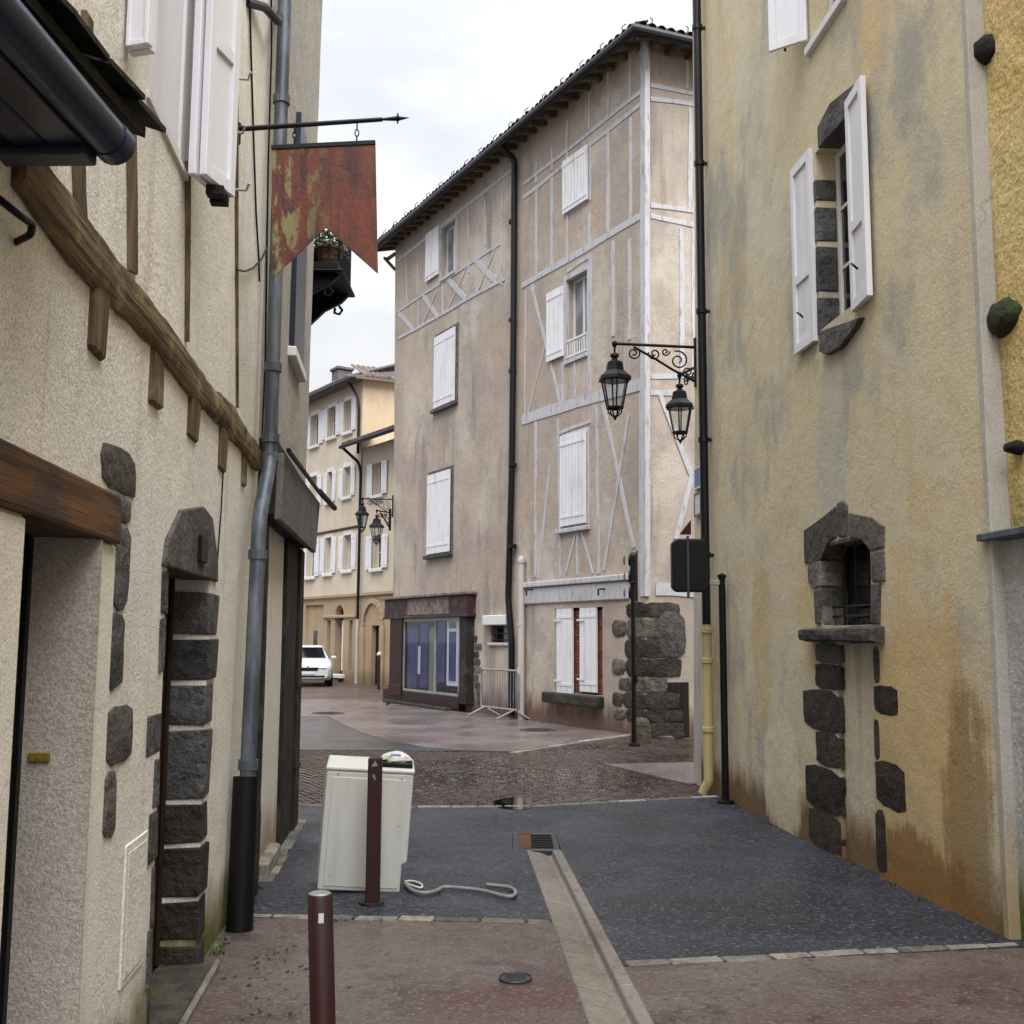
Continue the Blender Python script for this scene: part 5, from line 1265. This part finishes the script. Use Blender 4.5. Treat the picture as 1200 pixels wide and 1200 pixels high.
# ------------------------------------------------------------------ things standing about
def perp(fr, u, z): return fr.M @ Matrix.Translation((u, 0, z)) @ Matrix.Rotation(R(-90), 4, 'Z')
def spiral(c, r, turns, a0, n=22, sgn=1):
    return [(c[0] + r * (1 - .8 * i / n) * math.cos(a0 + sgn * turns * 2 * math.pi * i / n), 0, c[1] + r * (1 - .8 * i / n) * math.sin(a0 + sgn * turns * 2 * math.pi * i / n)) for i in range(n + 1)]
def lantern(Mw, Lb, label, group, s=1.0):
    """local +x points out of the wall; origin where the arm leaves it"""
    t = empty('wall_lantern', label, 'street lamp', Mw, group=group)
    def p(nm, mb, m, par=t, **k): return obj(nm, mb, mt[m], par, Mw, **k)
    br = Mb().tube([(0, 0, 0), (Lb, 0, .02)], .02, 8).box(-.02, .02, -.03, .03, -.52, .12).tube([(0, 0, -.46), (Lb * .30, 0, -.30), (Lb * .52, 0, -.16), (Lb * .78, 0, -.02)], .016, 6)
    for c, r, tr, a0, sg in (((Lb * .22, -.18), .13, 1.5, 1.2, 1), ((Lb * .52, -.10), .08, 1.4, .2, -1), ((Lb * .78, -.10), .085, 1.5, 2.4, 1), ((Lb * .10, -.33), .06, 1.3, 0, 1), ((Lb * .38, -.07), .055, 1.3, 3, 1)):
        br.tube(spiral(c, r, tr, a0, sgn=sg), .011, 6)
    p('bracket', br, 'iron')
    x = Lb + .02
    p('finial', Mb().lathe([(.001, .06), (.03, .045), (.038, .02), (.03, -.01), (.014, -.03), (.014, -.10), (.055, -.12), (.06, -.15), (.03, -.17), (.05, -.20)], (x, 0, .0), 12), 'iron', smooth='auto')
    zb = -.20
    p('hood', Mb().lathe([(.05, zb), (.105, zb - .03), (.125, zb - .14), (.215, zb - .22), (.225, zb - .265), (.185, zb - .275), (.02, zb - .27)], (x, 0, 0), 6, math.pi / 6), 'iron')
    z0, z1 = zb - .275, zb - .62
    gl = p('glass', Mb().lathe([(.165, z0), (.10, z1 + .01)], (x, 0, 0), 6, math.pi / 6), 'lampglass')
    fb = Mb()
    for k in range(6):
        a = math.pi / 6 + k * math.pi / 3; c, s_ = math.cos(a), math.sin(a); fb.tube([(x + .175 * c, .175 * s_, z0), (x + .105 * c, .105 * s_, z1)], .011, 5)
    fb.lathe([(.118, z1 - .012), (.118, z1 + .012), (.09, z1 + .012), (.09, z1 - .012)], (x, 0, 0), 6, math.pi / 6)
    for k in range(3):
        a = k * math.pi / 3; c, s_ = math.cos(a), math.sin(a)
        fb.tube([(x + .09 * c, .09 * s_, z1), (x + .085 * c, .085 * s_, z1 - .06), (x + .03 * c, .03 * s_, z1 - .11), (x - .03 * c, -.03 * s_, z1 - .11), (x - .085 * c, -.085 * s_, z1 - .06), (x - .09 * c, -.09 * s_, z1)], .010, 5)
    fb.lathe([(.02, z1 - .11), (.024, z1 - .13), (.001, z1 - .17)], (x, 0, 0), 8)
    p('cage', fb, 'iron')
    return t
c = FR.uv(815, 407)
PMx = perp(FR, c[0] + .0, c[1])
ARR = Frame(PMx.translation.x, PMx.translation.y, -FR.n.x, -FR.n.y)
Lb = -ARR.uv(722, 405)[0]
LG = 'wrought iron lanterns on wall brackets'
lantern(PMx, Lb, 'black lantern on a scrolled bracket reaching out over the lane, nearest and largest', LG)
e = Vector((2.66, 13.98 + .28, c[1] + .02))
lantern(Matrix.Translation(e) @ Matrix.Rotation(R(105), 4, 'Z'), .95, 'black lantern half hidden behind the corner of the ochre house', LG)
cz = FM.uv(462, 586)[1]
PL = Matrix.Translation(FM.o + Vector((-.10, -.0, cz))) @ Matrix.Rotation(R(180), 4, 'Z')
lantern(PL, .86, 'far black lantern, left one of the pair on the timbered house corner', LG)
PL2 = Matrix.Translation(FM.o + Vector((-.16, -.1, FM.uv(462, 602)[1]))) @ Matrix.Rotation(R(228), 4, 'Z')
lantern(PL2, .48, 'far black lantern, lower right one of the pair on the timbered house', LG)

# plates on the corner of the ochre house
def plate(px, m, label, nm, cat):
    u0, u1, z0, z1 = FR.rect(*px, .02)
    t = obj(nm, Mb().box(u0, u1, -.035, -.013, z0, z1), mt[m], None, FR.M, bevel=.006); tag(t, label, cat)
    obj('rim', Mb().box(u0, u1, -.04, -.0355, z1 - .025, z1).box(u0, u1, -.04, -.0355, z0, z0 + .025).box(u0, u0 + .025, -.04, -.0355, z0 + .025, z1 - .025).box(u1 - .025, u1, -.04, -.0355, z0 + .025, z1 - .025), mt['signwhite' if m == 'signblue' else 'trim'], t, FR.M)
    return t
plate((815, 547, 822.5, 573), 'signblue', 'small blue enamel street plate beside the black corner pipe', 'street_plate', 'sign')
plate((815, 577, 822.5, 605), 'signwhite', 'small white plate under the blue street plate on the corner', 'wall_plate', 'sign')
tr = obj('warning_sign', Mb().prism([(-.16, 0), (.0, 0), (.0, .20)], -.012, .012), mt['red'], None, Matrix.Translation((2.40, 14.35, FR.uv(812, 622)[1])) @ Matrix.Rotation(R(8), 4, 'Z'))
tag(tr, 'dark red triangular sign seen edgewise beyond the corner of the ochre house', 'sign')

# traffic signals
def signal(loc, H, head_z, arm, head_off, rz, label, w=.40, h=.60, d=.16, conduit=True):
    t = empty('traffic_signal', label, 'traffic light', loc=loc, rz=rz, group='traffic signals')
    def p(nm, mb, m, par=t, **k): return obj(nm, mb, mt[m], par, WORLD[t.name], **k)
    p('pole', Mb().tube([(0, 0, 0), (0, 0, H)], .04, 12).lathe([(.1, 0), (.1, .03), (.045, .05)], (0, 0, 0), 12).lathe([(.05, 0), (.055, .02), (.001, .05)], (0, 0, H), 12), 'black', smooth='auto')
    if arm: p('arm', Mb().bar((.04, 0, H - .06), (-arm, 0, H - .06), .06, .05), 'galv', bevel=.005)
    hx = -head_off
    hd = p('head', Mb().prism([(hx - w / 2 + .05, head_z), (hx + w / 2 - .05, head_z), (hx + w / 2, head_z + .05), (hx + w / 2, head_z + h - .05), (hx + w / 2 - .05, head_z + h), (hx - w / 2 + .05, head_z + h), (hx - w / 2, head_z + h - .05), (hx - w / 2, head_z + .05)], -d / 2, d / 2), 'black', bevel=.02, seg=2)
    n = 3
    for k in range(n):
        z = head_z + h * (k + .5) / n; r = h / n * .36
        p('visor', Mb().tube([(hx, d / 2, z), (hx, d / 2 + (.14 if conduit is False else .03), z)], [r, r * .95], 14), 'black', hd)
        p('lens', Mb().lathe([(r * .85, 0), (r * .6, .02), (.001, .03)], (0, 0, 0), 12), ('signblue', 'brass', 'red')[k], hd).matrix_basis = Matrix.Translation((hx, d / 2 + .10, z)) @ Matrix.Rotation(R(-90), 4, 'X')
    p('clamp', Mb().box(hx - w * .12, hx - w * .05, -d / 2 - .03, -d / 2, head_z - .06, head_z + h + .03), 'trim', hd, bevel=.005)
    if conduit: p('control_box', Mb().box(-.06, .06, -.07, -.045, 1.05, 1.2), 'black', bevel=.01)
    return t
pu_ = FR.uv(848, 800, .09); b = FR.M @ Vector((pu_[0], -.09, 0)); zt = FR.uv(848, 676, .09)[1]
sg = signal((b.x, b.y, -.2), zt + .2, zt + .2 - .17, .26, .36, 0, 'black traffic signal seen from behind on an arm off the ochre house corner', .42, .60, conduit=False)
x, yy = gnd(743, 874); H2 = 3.2
sg2 = signal((x, yy, -.2), H2 - .45, H2 - .75, 0, -.13, R(78), 'dark traffic signal on a pole before the stone corner, seen edge on', .22, .85, .10)

# bollards
def atx(px, y, z):
    lo, hi = -20., 20.
    for _ in range(50):
        m = (lo + hi) / 2; v = Vector((m, y, z - CH)); q = 600 + FPX * v.dot(right) / v.dot(F_)
        if q < px: lo = m
        else: hi = m
    return lo
def bollard(px, ybase, d, H, Mtop, label, square):
    z = G(ybase) + .005; x = atx(px, ybase, z + H)
    t = empty('bollard', label, 'bollard', loc=(x, ybase, z), group='maroon bollards')
    if square:
        obj('post', Mb().box(-d / 2, d / 2, -d / 2, d / 2, -.1, H), mt['bollard'], t, bevel=.006)
        obj('cap', Mb().add([(-d / 2, -d / 2, H), (d / 2, -d / 2, H), (d / 2, d / 2, H), (-d / 2, d / 2, H), (0, 0, H + .02)], [(0, 1, 4), (1, 2, 4), (2, 3, 4), (3, 0, 4)]), mt['bollard'], t)
        obj('scratch', Mb().add([(-.02, -d / 2 - .001, H - .05), (.022, -d / 2 - .001, H - .048), (.006, -d / 2 - .001, H - .012)], [(0, 1, 2)]).add([(-.015, -d / 2 - .001, H - .11), (.0, -d / 2 - .001, H - .10), (.012, -d / 2 - .001, H - .14), (.008, -d / 2 - .001, H - .14)], [(0, 1, 2, 3)]), mt['galv'], t)
        obj('footing', Mb().prism(blob(-.08, .08, -.06, .06, 10, 2, .2), -.02, .0), mt['basalt_wet'], t, WORLD[t.name] @ Matrix.Rotation(R(-90), 4, 'X'))
    else:
        ln = .05
        def tl(z): return (ln * (H - z) , 0, z)
        obj('post', Mb().tube([tl(-.1), tl(H - .012), tl(H)], [d / 2, d / 2, d / 2 - .006], 24), mt['bollard'], t, smooth='auto')
        cc = tl(H - .075); obj('sticker', Mb().add([(cc[0] + (d / 2 + .001) * math.sin(a), -(d / 2 + .001) * math.cos(a), zz) for zz in (cc[2] - .017, cc[2] + .017) for a in (.02, .22, .42)], [(0, 1, 4, 3), (1, 2, 5, 4)]), mt['sticker'], t)
        obj('top_disc', Mb().lathe([(d / 2 - .004, 0), (d / 2 - .012, .005), (.001, .006)], tl(H), 20), mt['galv'], t)
    return t
bollard(440, 7.30, .088, .945, None, 'square maroon bollard standing in front of the dumped white appliance', True)
bollard(375, 4.0, .090, .76, None, 'round leaning maroon bollard with a small white sticker, nearest the camera', False)

# dumped white appliance
bx, by = gnd(424, 1054); by += .03
AP = Matrix.Translation((bx - .03, by + .14, G(by) + .012)) @ Matrix.Rotation(R(4.0), 4, 'Y') @ Matrix.Rotation(R(4), 4, 'X') @ Matrix.Rotation(R(7), 4, 'Z')
ap = empty('washing_machine', 'dumped white appliance leaning beside the maroon bollard, its plain back to the camera', 'appliance', AP)
w, h, d = .60, .845, .40
def PA(name, mb, m, par=ap, **k): return obj(name, mb, mt[m], par, AP, **k)
PA('casing', Mb().prism([(-w / 2, 0), (w / 2 - .035, 0), (w / 2 - .035, .19), (w / 2, .21), (w / 2, h - .03), (-w / 2, h - .03)], 0, d), 'appliance', bevel=.012, seg=2)
PA('side_panel', Mb().box(-w / 2 - .012, -w / 2 - .0005, .02, d - .02, .05, h - .05), 'appliance_d', bevel=.004)
PA('lid', Mb().box(-w / 2 - .006, w / 2 + .006, -.008, d + .01, h - .028, h), 'appliance', bevel=.01, seg=2)
PA('back_panel', Mb().box(-w / 2 + .04, w / 2 - .05, -.006, -.0005, .03, h - .07), 'appliance', bevel=.003)
for x, z in ((-.22, .78), (.22, .77), (.22, .45), (-.22, .1)): PA('screw', Mb().lathe([(.006, 0), (.004, .004)], (0, 0, 0), 8), 'galv').matrix_basis = Matrix.Translation((x, -.006, z * h / .83)) @ Matrix.Rotation(R(90), 4, 'X')
for x in (-.24, .2): PA('foot', Mb().lathe([(.025, -.02), (.025, .0), (.015, .01)], (x, .05, 0), 10).lathe([(.025, -.02), (.025, 0), (.015, .01)], (x, d - .05, 0), 10), 'black')
# drain hose on the ground, still joined to it
hz = .018
hp = [(474, 1034), (481, 1040), (492, 1034), (488, 1039), (478, 1042)]
pts = [Vector((*gnd(*q), 0)) for q in [(474, 1041), (484, 1049), (498, 1052), (512, 1049), (520, 1045), (540, 1046), (565, 1049), (588, 1055), (600, 1056), (604, 1050), (596, 1045), (580, 1043), (570, 1042)]]
def smooth_path(ps, n=5):
    o = []
    for i in range(len(ps) - 1):
        p0, p1, p2, p3 = ps[max(i - 1, 0)], ps[i], ps[i + 1], ps[min(i + 2, len(ps) - 1)]
        for k in range(n):
            t = k / n; o.append(.5 * ((2 * p1) + (p2 - p0) * t + (2 * p0 - 5 * p1 + 4 * p2 - p3) * t * t + (3 * p1 - p0 - 3 * p2 + p3) * t ** 3))
    return o + [ps[-1]]
sp_ = smooth_path(pts); sp_ = [Vector((p.x, p.y, G(p.y) + .012 + hz)) for p in sp_]
rr = [.013 + (.002 if i % 2 else 0) for i in range(len(sp_))]
hose = obj('drain_hose', Mb().tube(sp_, rr, 8), mt['hose'], None, None, smooth=True); tag(hose, 'grey corrugated hose lying curled on the asphalt beside the white appliance', 'hose')
lp = smooth_path([Vector((*gnd(*q), .03)) for q in [(474, 1036), (484, 1036), (494, 1040), (493, 1044), (482, 1041), (475, 1038)]])
o = obj('power_cord', Mb().tube([Vector((p.x, p.y, G(p.y) + .02)) for p in lp], .008, 6), mt['sticker'], None, None, smooth=True); tag(o, 'short loop of white cord at the foot of the white appliance', 'cord')
# packet and tray on top of the appliance
TP = AP @ Matrix.Translation((.175, .12, h))
pk = empty('packet', 'crumpled white printed packet in a black tray on top of the white appliance', 'packet', TP)
obj('tray', Mb().box(-.10, .115, -.07, .07, .0, .035), mt['black'], pk, TP, bevel=.006)
mb = Mb(); n = 14
for i, (r, z) in enumerate(((.085, .036), (.105, .05), (.09, .075), (.05, .095), (.012, .102))):
    for k in range(n):
        a = 2 * math.pi * k / n; q = r * (1 + random.uniform(-.12, .12)); mb.v.append((q * math.cos(a) * 1.0, q * math.sin(a) * .68, z + random.uniform(-.006, .006)))
mb.f = [(i * n + k, i * n + (k + 1) % n, (i + 1) * n + (k + 1) % n, (i + 1) * n + k) for i in range(4) for k in range(n)] + [tuple(range(4 * n, 5 * n))]
obj('wrapper', mb, mt['sticker'], pk, TP)
obj('print', Mb().add([(-.05, -.052, .078), (.03, -.05, .08), (.02, -.035, .09), (-.04, -.036, .09)], [(0, 1, 2, 3)]), mt['signblue'], pk, TP @ Matrix.Translation((0, -.006, .004)))

# crowd barrier leaning by the timbered house
g0_ = Vector((*gnd(569, 848), -.195)); g1_ = Vector((*gnd(608, 846), -.195))
p0 = FM.M @ Vector((FM.uv(564, 835, .35)[0], -.35, 0)); p1 = FM.M @ Vector((FM.uv(608, 838, .28)[0], -.28, 0))
dv = (p1 - p0); Lw = dv.length; ang = math.atan2(dv.y, dv.x)
BM_ = Matrix.Translation((p0.x, p0.y, -.195)) @ Matrix.Rotation(ang, 4, 'Z')
br = empty('crowd_barrier', 'galvanised crowd barrier standing against the wall by the shopfront', 'barrier', BM_)
def PBx(name, mb, m, par=br, **k): return obj(name, mb, mt[m], par, BM_, **k)
PBx('frame', Mb().tube(elbow([(0, 0, .22), (0, 0, 1.08), (Lw, 0, 1.08), (Lw, 0, .22), (0, 0, .22)], .1), .024, 8), 'galv', smooth='auto')
for k in range(1, 14): PBx('bar', Mb().tube([(Lw * k / 14, 0, .22), (Lw * k / 14, 0, 1.08)], .008, 6), 'galv')
for x in (.15, Lw - .2): PBx('foot', Mb().tube([(x - .2, -.32, .02), (x, 0, .22), (x + .2, .3, .02)], .022, 8), 'galv')
# guard stone at the corner
x, yy = gnd(751, 871)
o = obj('guard_stone', Mb().lathe([(.19, -.05), (.18, .12), (.165, .30), (.15, .38), (.10, .43), (.001, .44)], (0, 0, 0), 12), mt['quoin'], None, Matrix.Translation((x, yy, -.2)), smooth='auto'); tag(o, 'squat grey guard stone at the foot of the timbered house corner', 'bollard')
# far post
x, yy = gnd(443.5, 808)
fp = empty('far_post', 'thin dark post with a white knob before the dark red door', 'bollard', loc=(x, yy, -.2))
obj('post', Mb().tube([(0, 0, 0), (0, 0, 1.15)], .05, 8), mt['bollard'], fp); obj('knob', Mb().lathe([(.03, 0), (.085, .05), (.085, .1), (.03, .16), (.001, .17)], (0, 0, 1.14), 10), mt['signwhite'], fp, smooth=True)

# parked car, front towards the camera
cxp, cyp = gnd(357, 806)
CMx = Matrix.Translation((cxp, cyp + .55, -.2)) @ Matrix.Rotation(R(12), 4, 'Z')
car = empty('parked_car', 'white car parked nose on by the arcaded house, partly behind the dark post', 'car', CMx)
def PCr(name, mb, m, par=car, **k): return obj(name, mb, mt[m], par, CMx, **k)
def loft(secs):
    mb = Mb(); n = len(secs[0])
    for s_ in secs: mb.v += s_
    mb.f = [(i * n + k, i * n + (k + 1) % n, (i + 1) * n + (k + 1) % n, (i + 1) * n + k) for i in range(len(secs) - 1) for k in range(n)] + [tuple(range(n)), tuple(range((len(secs) - 1) * n, len(secs) * n))]
    return mb
def sec(y, hw, zb, zt, r=.12):
    o = []
    for sx, sz in ((-1, -1), (1, -1), (1, 1), (-1, 1)):
        for k in range(4):
            a = {(-1, -1): math.pi, (1, -1): 1.5 * math.pi, (1, 1): 0, (-1, 1): .5 * math.pi}[(sx, sz)] + k * math.pi / 6
            o.append((sx * (hw - r) + r * math.cos(a), y, (zb + r if sz < 0 else zt - r) + r * math.sin(a)))
    return o
body = loft([sec(0, .72, .32, .72, .12), sec(.12, .84, .24, .80, .14), sec(.5, .89, .22, .90, .14), sec(1.15, .90, .22, 1.0, .14), sec(3.3, .90, .22, 1.02, .14), sec(4.1, .86, .26, 1.0, .14), sec(4.3, .78, .34, .9, .12)])
PCr('body', body, 'carpaint', smooth='auto')
cab = loft([sec(1.05, .78, .93, 1.02, .03), sec(1.75, .62, .95, 1.45, .12), sec(2.4, .64, .95, 1.50, .12), sec(3.4, .62, .95, 1.46, .12), sec(4.05, .7, .93, 1.05, .04)])
PCr('cabin', cab, 'carpaint', smooth='auto')
PCr('windscreen', Mb().add([(-.68, 1.06, 1.03), (.68, 1.06, 1.03), (.55, 1.66, 1.42), (-.55, 1.66, 1.42)], [(0, 1, 2, 3)]), 'glass')
for sx in (-1, 1):
    PCr('side_window', Mb().add([(sx * .80, 1.4, 1.04), (sx * .80, 3.5, 1.04), (sx * .66, 3.2, 1.40), (sx * .655, 1.85, 1.40)], [(0, 1, 2, 3)]), 'glass')
    PCr('headlight', Mb().prism([(sx * .52 - .16, .62), (sx * .52 + .16, .64), (sx * .52 + .15, .74), (sx * .52 - .14, .71)], -.01, .2), 'chrome', bevel=.02)
    PCr('mirror', Mb().box(sx * .98 - .1, sx * .98 + .1, 1.35, 1.45, .98, 1.1), 'carpaint', bevel=.03)
    for yy in (.78, 3.45):
        wl = PCr('wheel', Mb().tube([(sx * .74, yy, .31), (sx * .92, yy, .31)], .31, 18), 'rubber'); PCr('rim', Mb().tube([(sx * .90, yy, .31), (sx * .925, yy, .31)], .19, 12), 'galv', wl)
PCr('grille', Mb().prism([(-.34, .58), (.34, .58), (.38, .70), (-.38, .70)], -.02, .1), 'black', bevel=.01)
PCr('grille_badge', Mb().lathe([(.05, 0), (.04, .02)], (0, 0, 0), 12), 'chrome').matrix_basis = Matrix.Translation((0, -.02, .72)) @ Matrix.Rotation(R(90), 4, 'X')
PCr('bumper_intake', Mb().box(-.62, .62, -.015, .1, .34, .42), 'black', bevel=.02)
PCr('number_plate', Mb().box(-.26, .26, -.03, -.012, .46, .56), 'signwhite')

# weeds and moss in the joints at the foot of the left wall
mb = Mb()
def tuft(x, y, n, h):
    for k in range(n):
        a = random.uniform(0, 6.28); r = random.uniform(0, .04); p = Vector((x + r * math.cos(a), y + r * math.sin(a), G(y) + .004)); l = h * random.uniform(.5, 1.2)
        d = Vector((math.cos(a) * .5, math.sin(a) * .5, 1)).normalized(); s = Vector((-math.sin(a), math.cos(a), 0)) * random.uniform(.003, .007)
        mb.add([p - s, p + s, p + d * l + Vector((math.cos(a), math.sin(a), -.4)) * l * .3], [(0, 1, 2)])
for k in range(60):
    u = random.uniform(6.1, 10.4); q = FL.M @ Vector((u, -.03 - random.random() * .05, 0)); tuft(q.x, q.y, 9, .035)
for k in range(26):
    x = random.uniform(-1.2, .2) if k < 16 else random.uniform(.75, 2.8); tuft(x, 6.9 if k < 16 else 5.97 + (x - .69) * .21, 7, .022)
for k in range(14):
    q = FR.M @ Vector((random.uniform(2, 7.3), -.02, 0)); tuft(q.x, q.y, 6, .03)
o = obj('weeds', mb, mt['leaf'], kind='stuff'); tag(o, 'small green weeds growing in the joints along the wall foot and kerbs', 'weeds')
